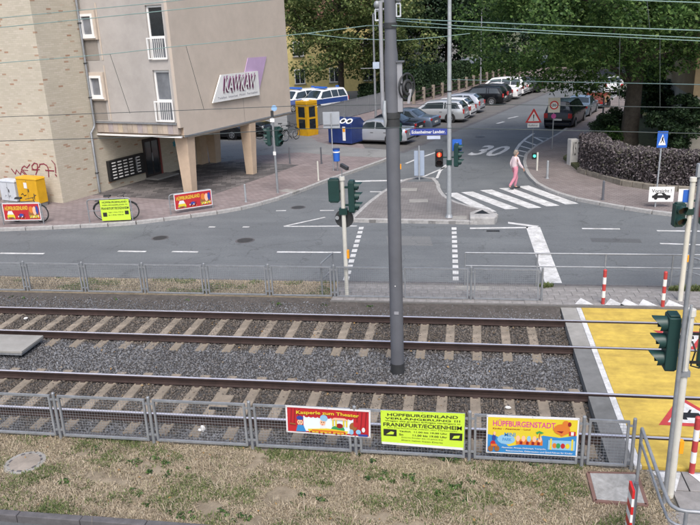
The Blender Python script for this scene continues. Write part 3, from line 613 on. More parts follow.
for c in range(5):
    for r in range(6):
        y = -.98+c*.36; z = -.36+r*.135
        if c == 4: y += .12
        MB().b2(.051, .062, y, y+.23, z, z+.05).build('letter_slot', M['white'], mbk)
MB().b2(.051, .06, .52, .62, -.3, .36).build('bell_strip', M['galv'], mbk)
star = MB(); star.poly([(.012, 7.35+.17*math.cos(a)*(1 if i % 2 else .55), 1.45+.2*math.sin(a)*(1 if i % 2 else .55)) for i, a in enumerate(np.linspace(0, 2*math.pi, 12, endpoint=False))]); star.build('wall_sticker', mat('teal_sticker', (.05, .28, .36), .6), bld)
MB().b2(.0, .16, 8.1, 8.5, 1.0, 1.75).build('letter_case', M['dark_metal'], bld)
# graffiti on the brick front
gm = MB(); k_ = [0]
def stroke(pts, wd=.05):
    P = []
    for (x, y) in pts:
        q = PLN(x*.1, 155+y*.1, BO, BB); d = q-BO; P.append(Vector((d.dot(BA), 0, q.z)))
    k_[0] += 1; yy = -.004-.0015*k_[0]
    for i in range(len(P)-1):
        t = (P[i+1]-P[i]).normalized(); n = Vector((-t.z, 0, t.x))*wd/2; e = t*.02; w0 = [P[i]-n-e, P[i]+n-e, P[i+1]+n+e, P[i+1]-n+e]
        gm.add([(v.x, yy-.0004*(i % 2), v.z) for v in w0], [(0, 1, 2, 3)])
stroke([(115, 140), (155, 190), (165, 150), (205, 195), (215, 160), (250, 195)]); stroke([(215, 150), (225, 125), (245, 110), (270, 130), (298, 95)]); stroke([(225, 150), (265, 195)]); stroke([(235, 150), (280, 155)], .03)
stroke([(385, 120), (365, 150), (325, 140), (320, 110), (345, 80), (375, 90), (378, 145), (360, 195)]); stroke([(330, 145), (395, 145)], .04)
stroke([(395, 120), (400, 92), (440, 88), (470, 105), (485, 140), (490, 215)]); stroke([(458, 152), (540, 158)]); stroke([(520, 55), (550, 90), (560, 170)], .035); stroke([(556, 120), (560, 175)]); stroke([(558, 195), (567, 208)], .06)
gm.build('graffiti', mat('dark_red_spray', (.20, .018, .04), .7, var=.2, scale=20), bld)
# ---- company sign on the rendered side
SX = OX+.005
sg = thing('wall_sign', 'white and mauve slanted company sign on beige rendered wall', 'sign', B(SX, 0, 0), BANG)
def slabx(pts, x0, x1): return MB().slab([(x0, y, z) for y, z in pts], (1, 0, 0), x1-x0)
slabx([(7.2, 4.8), (8.15, 4.0), (8.3, 3.95), (9.15, 5.45), (7.58, 5.47)], .02, .05).build('mauve_panel', M['purple'], sg)
slabx([(4.58, 3.77), (8.22, 3.76), (8.21, 4.85), (5.33, 4.88)], .06, .12).build('white_panel', M['white'], sg)
def wav(u, v, dx, dy, dz): return (dx, 5.42+u*2.45+v*.16+dy, 4.12+v*.62+.03*math.sin(u*19)+dz)
for dx_, dy_, dz_, mt_, bo_, nm_ in ((.124, -.07, .06, mat('mauve_shadow', (.33, .15, .27), .6), .03, 'lettering_halo'), (.135, -.05, -.035, mat('plum', (.10, .02, .06), .6), .015, 'lettering_shadow'), (.16, .0, .0, M['white'], .012, 'lettering')):
    tx = MB(); put_text(tx, 'KAWKAW', lambda u, v: wav(u, v, dx_, dy_, dz_), bold=bo_); tx.build(nm_, mt_, sg)
tx = MB(); put_text(tx, 'Telefon  Internet  Mobil  Fernsehen', lambda u, v: (.126, 4.95+u*3.1, 3.87+v*.1), bold=.0); tx.build('small_lettering', mat('grey_text', (.2, .2, .24), .6), sg)
# ================================================================ CABINETS by the brick wall
def cabinet(name, lab, x, w, h, d, mt, yellow=False):
    c = thing(name, lab, 'cabinet', B(x, -.62, PZ), BANG)
    MB().b2(-w/2+.03, w/2-.03, -d/2+.03, d/2-.03, 0, .14).build('plinth', M['concrete'], c)
    MB().b2(-w/2, w/2, -d/2, d/2, .14, h-.08).build('body', mt, c, bevel=.012)
    mb = MB(); mb.box(0, 0, h-.04, w+.05, d+.05, .08, 0, 0, .92, .88); mb.build('lid', mt, c, bevel=.012)
    MB().b2(-.004, .004, -d/2-.004, -d/2+.001, .18, h-.12).build('door_gap', M['dark_metal'], c)
    MB().b2(.05, .09, -d/2-.02, -d/2-.001, h*.5, h*.5+.12).build('handle', M['dark_metal'], c)
    if yellow:
        MB().b2(-.16, .02, -d/2-.007, -d/2-.005, h*.62, h*.82).build('notice', M['white'], c)
        t = MB(); 
        for i, (a, b) in enumerate((((-.4, .45), (-.3, .52)), ((-.3, .52), (-.22, .42)), ((-.22, .42), (-.1, .47)), ((.35, .3), (.36, .55)))): t.beam((a[0], -d/2-.004-.001*i, a[1]), (b[0], -d/2-.004-.001*i, b[1]), .002, .035, up=(0, 1, 0) if 0 else (0, 0, 1))
        t.build('scrawl', M['black'], c)
    else:
        t = MB()
        for i in range(9): t.beam((-.2+.045*i, -d/2-.003-.0008*i, .3+.08*(i % 2)), (-.17+.045*i, -d/2-.003-.0008*i, .38-.05*(i % 3)), .002, .012)
        t.beam((-.05, -d/2-.004, .72), (.08, -d/2-.004, .6), .002, .02); t.build('scrawl', M['dark_metal'], c)
cabinet('utility_cabinet', 'small pale grey utility cabinet against brick wall beside yellow one', -2.2, .92, 1.02, .4, M['cabinet'])
cabinet('post_cabinet', 'large yellow post cabinet against graffitied brick wall', -.98, 1.16, 1.2, .46, M['yellow'], True)
pb = thing('letter_box', 'red box on blue-grey post at left picture edge', 'box', B(-3.3, -.7, PZ), BANG); MB().b2(-.05, .05, -.05, .05, 0, .75).build('post', mat('blue_post', (.12, .2, .25), .5), pb); MB().b2(-.24, .24, -.14, .14, .72, 1.28).build('box', M['red'], pb, bevel=.02)
# ================================================================ BANNERS
def banner(name, lab, tl, tr, br, bl, n, paint, mt, rows=1):
    """corner points in space; paint(L) adds layers through L(z) -> map"""
    o = thing(name, lab, 'banner', ((tl+tr+br+bl)/4)[:]); c = (tl+tr+br+bl)/4
    def P(u, v, off=0.):
        q = (bl*(1-u)+br*u)*(1-v)+(tl*(1-u)+tr*u)*v + n*(off); return (q-c)
    mb = MB(); N, K = 16, 4; fs = []; vs = []
    for s_ in (0, -.006):
        for i in range(N+1):
            for j in range(K+1): vs.append(P(i/N, j/K, s_))
    W = K+1; h = (N+1)*W
    for i in range(N):
        for j in range(K):
            a = i*W+j; fs.append((a, a+W, a+W+1, a+1)); fs.append((h+a, h+a+1, h+a+W+1, h+a+W))
    for i in range(N): fs += [(i*W, h+i*W, h+(i+1)*W, (i+1)*W), (i*W+K, (i+1)*W+K, h+(i+1)*W+K, h+i*W+K)]
    for j in range(K): fs += [(j, j+1, h+j+1, h+j), (N*W+j, h+N*W+j, h+N*W+j+1, N*W+j+1)]
    mb.add(vs, fs); mb.build('sheet', mt, o)
    lay = [0]
    def shape(pts, m, nm='print_patch'):
        lay[0] += 1; off = .002+.0004*lay[0]; b = MB()
        # fan the outline in narrow columns so that it follows the sheet
        b.poly([P(u, v, off) for u, v in pts]); return b.build(nm, m, o)
    def rect(u0, u1, v0, v1, m, nm='print_patch'):
        lay[0] += 1; off = .002+.0004*lay[0]; b = MB(); n_ = max(1, int((u1-u0)*14)); 
        for i in range(n_):
            a, d = u0+(u1-u0)*i/n_, u0+(u1-u0)*(i+1)/n_; b.poly([P(a, v0, off), P(d, v0, off), P(d, v1, off), P(a, v1, off)])
        return b.build(nm, m, o)
    def text(t, u0, u1, v0, v1, m, bold=.02, slope=0., nm='lettering', bow=0.):
        bold = min(bold, .02)
        lay[0] += 1; off = .0025+.0004*lay[0]; b = MB(); put_text(b, t, lambda u, v: P(u0+(u1-u0)*u, v0+(v1-v0)*v+slope*u+bow*(1-(2*u-1)**2), off), bold=bold); return b.build(nm, m, o)
    def disc(u, v, ru, rv, m, nm='print_patch', k=12): return shape([(u+ru*math.cos(a), v+rv*math.sin(a)) for a in np.linspace(0, 2*math.pi, k, endpoint=False)], m, nm)
    for u, v in ((.01, .97), (.5, .985), (.99, .97), (.01, .04), (.99, .04)):
        q = P(u, v, .004); MB().tube([q+n*.004, q+n*.0, q-n*.05], .004, 5).build('cable_tie', M['black'], o)
    paint(shape, rect, text, disc); return o
pm = {k: mat('print_'+k, c, .5, var=.03) for k, c in dict(red=(.40, .018, .025), dred=(.22, .01, .015), yellow=(.60, .48, .03), white=(.62, .62, .63), lime=(.47, .66, .045), black=(.018, .018, .014), blue=(.03, .20, .46), sky=(.22, .42, .58), orange=(.55, .16, .025), pink=(.52, .04, .22), green=(.03, .25, .08), skin=(.72, .42, .28), paleblue=(.62, .72, .82), brown=(.25, .1, .03), navy=(.03, .05, .25)).items()}
NF = Vector((0, -1, 0))
def nb(px, Y=10.1-.045): return [PY(x, y, Y) for x, y in px]
def paint_theatre(shape, rect, text, disc):
    rect(.02, .98, .05, .95, pm['red']); rect(.21, .80, .1, .66, pm['paleblue'])
    for u in (.05, .09, .14, .83, .88, .93): shape([(u, .3), (u+.012, .3), (u+.03, .9), (u+.016, .92)], pm['dred'])
    for i in range(11): disc(.25+i*.052, .67, .028, .06, pm['red'])
    disc(.17, .42, .035, .11, pm['skin']); disc(.17, .58, .042, .08, pm['navy']); shape([(.12, .08), (.24, .08), (.21, .32), (.14, .32)], pm['blue'])
    disc(.44, .46, .035, .12, pm['skin']); disc(.455, .63, .045, .12, pm['sky']); shape([(.40, .2), (.5, .2), (.47, .36), (.42, .36)], pm['white'])
    disc(.62, .25, .08, .13, pm['green']); disc(.64, .38, .04, .09, pm['dred']); disc(.8, .38, .045, .16, pm['brown']); disc(.83, .46, .03, .1, pm['red']); disc(.86, .2, .03, .09, pm['sky'])
    shape([(.28, .08), (.72, .08), (.74, .2), (.5, .26), (.26, .2)], pm['yellow']); rect(.31, .70, .12, .19, pm['orange'])
    for i in range(9): disc(.30+i*.05, .10+.03*math.sin(i*1.7), .012, .04, pm[('dred', 'orange', 'red')[i % 3]])
    for u, v, m in ((.155, .44, 'black'), (.185, .44, 'black'), (.43, .48, 'black'), (.455, .48, 'black'), (.17, .36, 'red'), (.44, .39, 'red')): disc(u, v, .006, .02, pm[m], k=8)
    for u in (.555, .59, .68, .715): rect(u, u+.018, .36, .60, pm['yellow'])
    shape([(.53, .6), (.75, .6), (.70, .68), (.58, .68)], pm['skin']); rect(.86, .97, .06, .14, pm['navy']); disc(.92, .3, .02, .09, pm['white']); disc(.78, .2, .025, .1, pm['sky']); shape([(.05, .35), (.12, .33), (.12, .38), (.05, .40)], pm['brown'])
    text('Kasperle zum Theater', .13, .87, .70, .86, pm['yellow'], .05, bow=.03)
    rect(.005, .995, .97, .99, pm['white'])
banner('advertising_banner', 'red puppet theatre banner with yellow lettering on near track fence', *nb([(285.3, 405.3), (370.5, 410.5), (370.5, 438), (286.5, 432)]), NF, paint_theatre, pm['white'])
def paint_lime(shape, rect, text, disc):
    text('HÜPFBURGENLAND', .08, .92, .85, .95, pm['black'], .035); text('VERLÄNGERUNG !!!', .05, .95, .755, .825, pm['black'], .02)
    text('Wegen des großen Erfolges verlängert in', .05, .95, .68, .73, pm['black'], .01); text('FRANKFURT/ECKENHEIM', .03, .97, .545, .655, pm['black'], .04)
    text('am Marbachweg neben der Haltestelle', .08, .92, .485, .52, pm['black'], .0)
    text('Täglich  11.00 bis 19.00 Uhr', .22, .80, .385, .44, pm['black'], .02); text('So       11.00 bis 19.00 Uhr', .22, .80, .295, .35, pm['black'], .02)
    text('Eintritt Kinder bis 12 Jahre frei', .25, .75, .215, .26, pm['black'], .0); text('Eltern haben freien Eintritt', .25, .75, .14, .18, pm['black'], .0)
    rect(.03, .19, .26, .46, pm['black']); rect(.83, .98, .26, .46, pm['black']); shape([(.06, .3), (.12, .4), (.16, .38), (.15, .31)], pm['lime']); shape([(.86, .3), (.88, .38), (.95, .4), (.94, .32)], pm['lime']); rect(.005, .995, .0, .07, pm['white'])
banner('advertising_banner', 'lime yellow banner with black lettering on near track fence', *nb([(380.5, 410.5), (465, 413.8), (463.5, 450), (381.5, 443.5)]), NF, paint_lime, pm['lime'])
def paint_castle(shape, rect, text, disc):
    rect(.015, .985, .03, .95, pm['blue']); shape([(.015, .95), (.985, .95), (.985, .55), (.80, .48), (.62, .52), (.45, .30), (.25, .2), (.12, .45), (.015, .5)], pm['yellow'])
    text('HÜPFBURGENSTADT', .07, .75, .72, .90, pm['pink'], .05, slope=-.01); text('Kinder - Abenteuer - Land', .07, .48, .635, .68, pm['dred'], .02)
    disc(.22, .38, .1, .13, pm['sky']); text('MINI', .2, .32, .46, .56, pm['blue'], .03); text('PARK', .18, .28, .34, .42, pm['blue'], .03)
    rect(.33, .62, .26, .40, pm['orange']); 
    for u in (.35, .41, .47, .53, .59): disc(u, .42, .022, .08, pm['skin'] if u != .47 else pm['sky'])
    for u in (.37, .44, .5, .56): rect(u, u+.03, .27, .35, pm['dred'])
    shape([(.575, .42), (.585, .42), (.59, .58), (.58, .58)], pm['brown']); shape([(.54, .6), (.58, .64), (.63, .6), (.6, .56), (.58, .6), (.56, .55)], pm['green'])
    disc(.82, .70, .09, .14, pm['orange']); shape([(.72, .70), (.84, .78), (.9, .62), (.82, .52)], pm['orange']); disc(.86, .86, .035, .07, pm['orange']); disc(.9, .84, .02, .06, pm['dred']); shape([(.76, .66), (.84, .66), (.82, .60)], pm['dred'])
    rect(.90, .97, .55, .66, pm['red']); rect(.92, .95, .56, .65, pm['white']); rect(.68, .97, .17, .42, pm['sky']); rect(.70, .72, .17, .46, pm['yellow']); rect(.93, .95, .17, .46, pm['yellow'])
    for i, u in enumerate((.75, .79, .84, .89)): disc(u, .28, .024, .07, pm[('orange', 'green', 'red', 'yellow')[i]])
    disc(.075, .26, .03, .09, pm['red']); disc(.12, .14, .03, .08, pm['brown']); disc(.05, .13, .03, .08, pm['brown']); disc(.085, .43, .02, .09, pm['navy']); disc(.09, .54, .014, .05, pm['skin']); rect(.05, .12, .2, .26, pm['orange'])
    text('Abenteuer, Piraten, Dschungel, Trampolin,', .17, .66, .15, .2, pm['white'], .015); text('Riesenrutschen, Elektroautos und Quad-Fahren für Kinder', .22, .95, .07, .12, pm['white'], .015)
banner('advertising_banner', 'yellow and blue bouncy castle banner with pink lettering on near fence', *nb([(486.8, 414.8), (579.5, 418.3), (576.8, 457), (486, 452.5)]), NF, paint_castle, pm['white'])
def paint_redad(shape, rect, text, disc):
    rect(.02, .98, .05, .95, pm['red']); text('HÜPFBURGENLAND', .06, .68, .58, .86, pm['yellow'], .05, slope=.03)
    shape([(.08, .1), (.3, .1), (.3, .25), (.26, .45), (.12, .45)], pm['yellow']); shape([(.1, .35), (.28, .35), (.24, .55), (.14, .55)], pm['white']); rect(.12, .26, .1, .2, pm['brown'])
    rect(.40, .58, .12, .38, pm['dred']); disc(.48, .3, .06, .1, pm['navy']); rect(.68, .96, .1, .5, pm['brown']); disc(.76, .62, .06, .2, pm['orange']); disc(.85, .55, .05, .25, pm['skin']); disc(.92, .6, .04, .25, pm['navy']); rect(.70, .95, .14, .28, pm['yellow'])
    for i in range(10): disc(.70+.027*i, .2+.06*math.sin(i*2.3), .011, .05, pm[('red', 'green', 'navy', 'orange', 'white')[i % 5]], k=8)
    for i in range(6): disc(.40+.034*i, .18+.05*math.cos(i*2), .013, .05, pm[('white', 'black', 'orange')[i % 3]], k=8)
    for i in range(5): disc(.1+.045*i, .14, .012, .04, pm[('navy', 'green', 'dred')[i % 3]], k=8)
def paint_limead(shape, rect, text, disc):
    text('HÜPFBURGENLAND', .08, .92, .84, .95, pm['black'], .03); text('VERLÄNGERUNG !!!', .06, .94, .72, .79, pm['black'], .02); text('FRANKFURT/ECKENHEIM', .03, .97, .53, .65, pm['black'], .03)
    text('Täglich 11.00 bis 19.00 Uhr', .25, .78, .36, .42, pm['black'], .01); text('So 11.00 bis 19.00 Uhr', .25, .78, .24, .3, pm['black'], .01); rect(.06, .2, .2, .4, pm['black']); rect(.82, .95, .27, .45, pm['black'])
def gb(px_bl, px_br, h, z0=.12):
    a, b = G(*px_bl, z0), G(*px_br, z0); n = (b-a).cross(Vector((0, 0, 1))).normalized(); up = Vector((0, 0, h)); return a+up, b+up, b, a, n
# three adverts tied to hoops along the left pavement
def hoop(px0, px1, h, lab):
    a, b = G(*px0, PZ), G(*px1, PZ); L = (b-a).length; t = thing('cycle_stand', lab, 'cycle stand', a, math.atan2(b.y-a.y, b.x-a.x), 'cycle stands along the left pavement')
    MB().tube([(0, 0, 0), (0, 0, h-.1)]+[(.1-.1*math.cos(x), 0, h-.1+.1*math.sin(x)) for x in (.4, .9, 1.57)]+[(L-.1+.1*math.sin(x), 0, h-.1+.1*math.cos(x)) for x in (0, .6, 1.1)]+[(L, 0, h-.1), (L, 0, 0)], .022, 8).build('hoop', M['galv'], t, smooth=60)
    MB().tube([(0, 0, h*.5), (L, 0, h*.5)], .015, 6).build('crossbar', M['galv'], t); return a, b
def stand_banner(pa, pb, h, lab_h, lab_b, paint, mt, u0, u1, z0, bh):
    a, b = hoop(pa, pb, h, lab_h); d = (b-a); n = d.cross(Vector((0, 0, 1))).normalized(); q0 = a+d*u0+n*.05; q1 = a+d*u1+n*.05
    lo, hi = Vector((0, 0, z0)), Vector((0, 0, z0+bh)); banner('advertising_banner', lab_b, q0+hi, q1+hi, q1+lo, q0+lo, n, paint, mt)
stand_banner((4, 224.5), (44, 224), .82, 'galvanised cycle stand carrying red banner before the yellow cabinet', 'small red banner on cycle stand before the yellow cabinet', paint_redad, pm['white'], .06, .98, .16, .66)
stand_banner((90, 222.5), (133, 220.5), .86, 'galvanised cycle stand carrying lime banner before mailbox wall', 'small lime yellow banner on cycle stand before mailbox wall', paint_limead, pm['lime'], .30, .97, .05, .78)
stand_banner((171, 214.5), (213, 208), .76, 'galvanised cycle stand carrying red banner before near column', 'small red banner tilted on cycle stand before near column', paint_redad, pm['white'], .10, .99, .14, .62)
# ================================================================ TRACK FENCES
def panel_parts(L, h, pitch):
    fr = MB(); r = .018
    fr.b2(0, L, -r, r, h-.036, h); fr.b2(0, L, -r, r, .05, .086); fr.b2(0, .036, -r, r, .086, h-.036); fr.b2(L-.036, L, -r, r, .086, h-.036)
    ms = MB(); n = int((L-.07)/pitch); t = .0016
    for i in range(1, n): x = .036+i*(L-.072)/n; ms.b2(x-t, x+t, -t, t, .086, h-.036)
    m_ = int((h-.12)/pitch)
    for j in range(1, m_): z = .086+j*(h-.122)/m_; ms.b2(.036, L-.036, t+.0002, 3*t, z-t, z+t)
    return fr, ms
def fence(lab, Y, xs, h, z0, pitch, lastshort=False):
    t = thing('track_fence', lab, 'fence', (xs[0], Y, z0), 0, 'mesh fences along the tracks'); cache = {}
    po = None
    for i, x in enumerate(xs):
        if po is None: po = MB().tube([(0, 0, -.2), (0, 0, h+.035)], .028, 10).build('post', M['galv'], t, smooth=50); po.location = (0, 0, 0); MB().sphere((0, 0, h+.035), .03, .03, .02, 8, 4).build('post_cap', M['galv'], po)
        else: p2 = share(po, 'post', t, (x-xs[0], 0, 0)); share(po.children[0], 'post_cap', p2)
    for i in range(len(xs)-1):
        L = round(xs[i+1]-xs[i]-.14, 3)
        if L in cache: f = share(cache[L][0], 'panel', t, (xs[i]-xs[0]+.07, 0, 0)); share(cache[L][1], 'wire_mesh', f)
        else:
            a, b = panel_parts(L, h, pitch); f = a.build('panel', M['galv'], t); f.location = (xs[i]-xs[0]+.07, 0, 0); g = b.build('wire_mesh', M['galv'], f); cache[L] = (f, g)
        for zz in (.15, h-.1):
            for xx in (xs[i]-xs[0]+.048, xs[i+1]-xs[0]-.048):
                if 'cl' not in cache: cache['cl'] = MB().b2(-.027, .027, -.012, .012, 0, .03).build('clamp', M['galv'], t); cache['cl'].location = (xx, 0, zz)
                else: share(cache['cl'], 'clamp', t, (xx, 0, zz))
fence('near galvanised mesh fence hung with banners along the dry grass', 10.08, [-12.18, -10.45, -8.73, -7.0, -5.27, -3.52, -1.77, .05, 1.77, 2.5], .84, -.02, .05)
fence('rear galvanised mesh fence between the tracks and the road', 17.04, [-18.9+1.725*k for k in range(12)]+[1.78+.0], .86, -.0, .05)
# ================================================================ RAILINGS
def railing(name, lab, pts, posts, h, parent_z=0., r=.022, mid=.5, mt='galv'):
    o = Vector((pts[0][0], pts[0][1], parent_z)); t = thing(name, lab, 'railing', o)
    P = [Vector((p[0]-o.x, p[1]-o.y, 0)) for p in pts]; up = Vector((0, 0, h))
    MB().tube([p+up for p in P], r, 10).build('top_rail', M[mt], t, smooth=60)
    MB().tube([p+up*mid for p in P], r*.8, 8).build('lower_rail', M[mt], t, smooth=60)
    for q in posts: MB().tube([(q[0]-o.x, q[1]-o.y, -.1), (q[0]-o.x, q[1]-o.y, h)], r, 10).build('post', M['galv'], t, smooth=60)
    return t
rx = [PY(x, 268, 18.12).x for x in (465, 537, 605, 672)]
railing('guard_railing', 'long galvanised two-bar guard railing between footway and road', [(rx[0], 18.12), (9, 18.12)], [(x, 18.12) for x in rx]+[(7.2, 18.12), (8.9, 18.12)], .88, .04, mid=.60)
railing('guard_railing', 'short galvanised railing beside mid signal post and rear fence', [(-3.72, 17.15), (-3.58, 18.05)], [(-3.72, 17.15), (-3.58, 18.05)], .86, .04, mid=.5)
rail_pts = [(2.49, 9.62), (2.44, 8.2)]+[(2.44+.16-.16*math.cos(a), 7.92-.0-.16*math.sin(a)) for a in (.0, .5, 1.0, 1.57)]+[(4.6, 7.74)]
railing('path_railing', 'galvanised tube railing with rounded corner beside path at lower right', rail_pts, [(2.49, 9.62), (2.6, 7.76), (4.4, 7.74)], 1.0, -.03, r=.024, mid=.78)
g = PY(648, 262, 18.12)
railing('guard_railing', 'galvanised railing bending toward the tracks at right picture edge', [(5.35, 18.1), (5.9, 17.3), (7.5, 17.3)], [(5.35, 18.1), (5.9, 17.3)], .86, .04, mid=.55)
# ================================================================ SIGNALS
def visor_mesh(mb, cx, cz, r, y0, L):
    n = 12; vs = []; fs = []
    for ring, (rr, yy) in enumerate(((r, y0), (r*1.02, y0-L), (r*.94, y0-L), (r*.92, y0))):
        for k in range(n+1):
            a = math.radians(-50)+math.radians(280)*k/n; dd = (.55 if False else 1.); yv = yy if yy == y0 else y0-L*(.45+.55*max(0, math.sin(a)))
            vs.append((cx+rr*math.cos(a), yv, cz+rr*math.sin(a)))
    W = n+1
    for q in range(3):
        for k in range(n): fs.append((q*W+k, q*W+k+1, (q+1)*W+k+1, (q+1)*W+k))
    mb.add(vs, fs)
def signal_head(t, loc, rz, n=3, lit=None, s=1., name='signal_head', mt='sig_green', litm='lens_red'):
    H = n*.26*s; mb = MB(); mb.b2(-.13*s, .13*s, -.07*s, .09*s, -H/2, H/2); mb.b2(-.10*s, .10*s, -.06*s, .08*s, -H/2-.03*s, -H/2-.0005); mb.b2(-.10*s, .10*s, -.06*s, .08*s, H/2+.0005, H/2+.03*s)
    h = mb.build(name, M[mt], t, bevel=.018*s); h.location = loc; h.rotation_euler = (0, 0, rz)
    for i in range(n):
        z = H/2-(i+.5)*.26*s
        v = MB(); visor_mesh(v, 0, z, .108*s, -.07*s, .2*s); v.build('visor', M[mt], h, smooth=50)
        l = MB(); l.tube([(0, -.068*s, z), (0, -.082*s, z)], .095*s, 16); l.build('lens', M[litm] if lit == i else M['lens'], h, smooth=40)
        if lit == i:   # lit standing figure: head, body, legs over the lamp
            pass
    return h
def post(name, lab, cat, px, z0, r, h, mt, capmt=None, rb=None):
    g = G(px[0], px[1], z0) if isinstance(px, tuple) else px
    t = thing(name, lab, cat, (g.x, g.y, z0)); MB().tube([(0, 0, -.1), (0, 0, h)], [rb or r, r], 14).build('pole', M[mt], t, smooth=50)
    if capmt: MB().tube([(0, 0, h-.02), (0, 0, h+.07)], [r*1.35, r*1.25], 14).build('cap', M[capmt], t, smooth=40)
    return t, g
def up_at(g, y): return HT(g, y)
R90 = math.pi/2
# mid post by the rear fence
t, g = post('signal_post', 'cream signal post with green heads and round sign between rear fence and road', 'traffic light', (347.2, 296), .03, .055, 3.05, 'offwhite_pole', 'offwhite_pole')
z = up_at(g, 195)-.03; signal_head(t, (.24, -.02, z), R90, 3, s=.96); MB().b2(.0, .16, -.02, .02, z-.25, z-.2).build('bracket', M['sig_green'], t); MB().b2(.0, .16, -.02, .02, z+.2, z+.25).build('bracket', M['sig_green'], t)
signal_head(t, (-.21, .0, up_at(g, 189)-.03), math.pi, 2, s=1.05); MB().b2(-.12, .0, -.02, .02, z+.1, z+.15).build('bracket', M['sig_green'], t); MB().b2(-.1, .1, -.07, .07, z-.46, z-.30).build('junction_box', M['sig_green'], t)
zz = up_at(g, 218)-.03; MB().tube([(0, .06, zz), (0, .075, zz)], .235, 28).build('round_sign', M['dark_metal'], t, smooth=40); MB().tube([(-.17, .0, zz+.03), (-.17, .02, zz+.03)], .05, 10).build('sign_clip', M['galv_light'], t)
MB().b2(.045, .1, -.04, .04, up_at(g, 258), up_at(g, 250)).build('push_button', M['orange'], t)
MB().tube([(0, 0, 3.1), (.0, 0, 3.3)], .014, 6).build('stem', M['galv'], t); cm = MB(); cm.beam((-.02, .05, 3.4), (.17, -.1, 3.33), .08, .09); cm.build('detector', M['dark_metal'], t, bevel=.01)
# left post on the pavement corner
t, g = post('signal_post', 'galvanised signal post with two green heads on left pavement corner', 'traffic light', (277.8, 193), PZ, .05, 3.15, 'galv', None)
z = up_at(g, 136.5); signal_head(t, (-.2, 0, z), -R90, 3, s=.9); signal_head(t, (.2, -.02, z), R90-.5, 3, s=.95); MB().b2(-.16, .16, -.02, .02, z-.03, z+.03).build('bracket', M['sig_green'], t)
MB().b2(-.09, .09, -.06, -.052, 2.95, 3.1).build('plate', M['white'], t); MB().tube([(0, 0, 3.15), (0, 0, 3.4)], .06, 10).build('beacon', M['dark_metal'], t); MB().tube([(.1, 0, 3.5), (.1, .02, 3.5)], .12, 16).build('round_sign', mat('pale_blue', (.25, .42, .65), .5), t, smooth=40)
MB().b2(-.06, .06, -.058, -.05, 1.6, 1.75).build('sticker', M['white'], t)
# green head on a slim post on the island
t, g = post('signal_post', 'slim pale post with dark green head on island behind mast', 'traffic light', (399.5, 192), PZ, .045, 2.95, 'galv_light', None)
signal_head(t, (0, .12, up_at(g, 132.5)), math.pi-.25, 3, s=.9); MB().b2(.04, .09, -.04, .04, .95, 1.15).build('push_button', M['orange'], t)
# tall lamp pole with signals
t, g = post('lamp_pole', 'tall pale grey lamp pole with signals and street name on island', 'lamp post', (449, 217), PZ, .055, 9.2, 'galv_light', None, .085)
z = up_at(g, 154.5)-PZ; hd = signal_head(t, (-.34, -.02, z), .05, 2, lit=None, s=1.05, mt='black')
fg = MB(); zc = .13*1.05; fg.sphere((0, -.1, zc+.065), .022, .006, .024, 8, 5); fg.b2(-.03, .03, -.104, -.096, zc-.02, zc+.038); fg.b2(-.026, -.006, -.104, -.096, zc-.075, zc-.021); fg.b2(.006, .026, -.104, -.096, zc-.075, zc-.021); fg.build('lit_red_figure', M['lens_red'], hd)
MB().tube([(0, -.088, zc), (0, -.09, zc)], .085, 16).build('lit_glow_disc', mat('red_glow_lens', (.75, .05, .02), .3, emit=.7), hd)
z = up_at(g, 151.5)-PZ; signal_head(t, (.26, .0, z), R90-.15, 3, s=.95)
MB().b2(-.28, .2, -.02, .02, z-.1, z-.06).build('bracket', M['sig_green'], t); MB().b2(-.09, .09, -.08, .08, z-.34, z-.16).build('junction_box', M['sig_green'], t)
zb = up_at(g, 142)-PZ; bs = MB().b2(.1, .42, .06, .075, zb-.2, zb+.2).build('blue_sign', M['blue'], t); MB().slab([(.2, .058, zb-.08), (.32, .058, zb-.08), (.26, .058, zb+.1)], (0, -1, 0), .003).build('white_symbol', M['white'], bs)
zn = up_at(g, 127.8)-PZ; sn = MB().b2(-1.32, -.07, -.03, -.012, zn-.11, zn+.11).build('street_name_plate', pm['navy'], t); tx = MB(); put_text(tx, 'Eckenheimer Landstr.', lambda u, v: (-1.27+1.14*u, -.034, zn-.055+.11*v), bold=.02); tx.build('lettering', M['white'], sn)
MB().b2(-.75, -.3, -.028, -.014, zn-.25, zn-.14).build('number_plate', mat('pale_plate', (.45, .5, .62), .5), t)
for zz in (1.2, 4.3): MB().tube([(0, 0, zz), (0, 0, zz+.05)], .075, 14).build('band', M['dark_metal'], t)
MB().tube([(0, 0, -.02), (0, 0, .1)], [.16, .1], 14).build('foot', M['galv'], t)
MB().tube([(0, 0, 9.2), (.05, .1, 9.6), (.3, .9, 9.8)], .04, 8).build('arm', M['galv_light'], t); lm = MB(); lm.box(.38, 1.2, 9.8, .3, .75, .14, -.35); lm.build('lantern', M['mast_light'], t, bevel=.03)
# keep-right board on the island tip
t, g = post('island_sign', 'back of grey keep-right board on post at island tip', 'sign', (419.3, 180), PZ, .035, 1.5, 'galv_light'); MB().b2(-.22, .22, .04, .055, .18, 1.28).build('board', mat('grey_blue_board', (.30, .36, .46), .5, var=.06, stain=.1), t, bevel=.01); MB().b2(-.03, .03, .036, .06, .2, 1.3).build('rib', M['mast_light'], t)
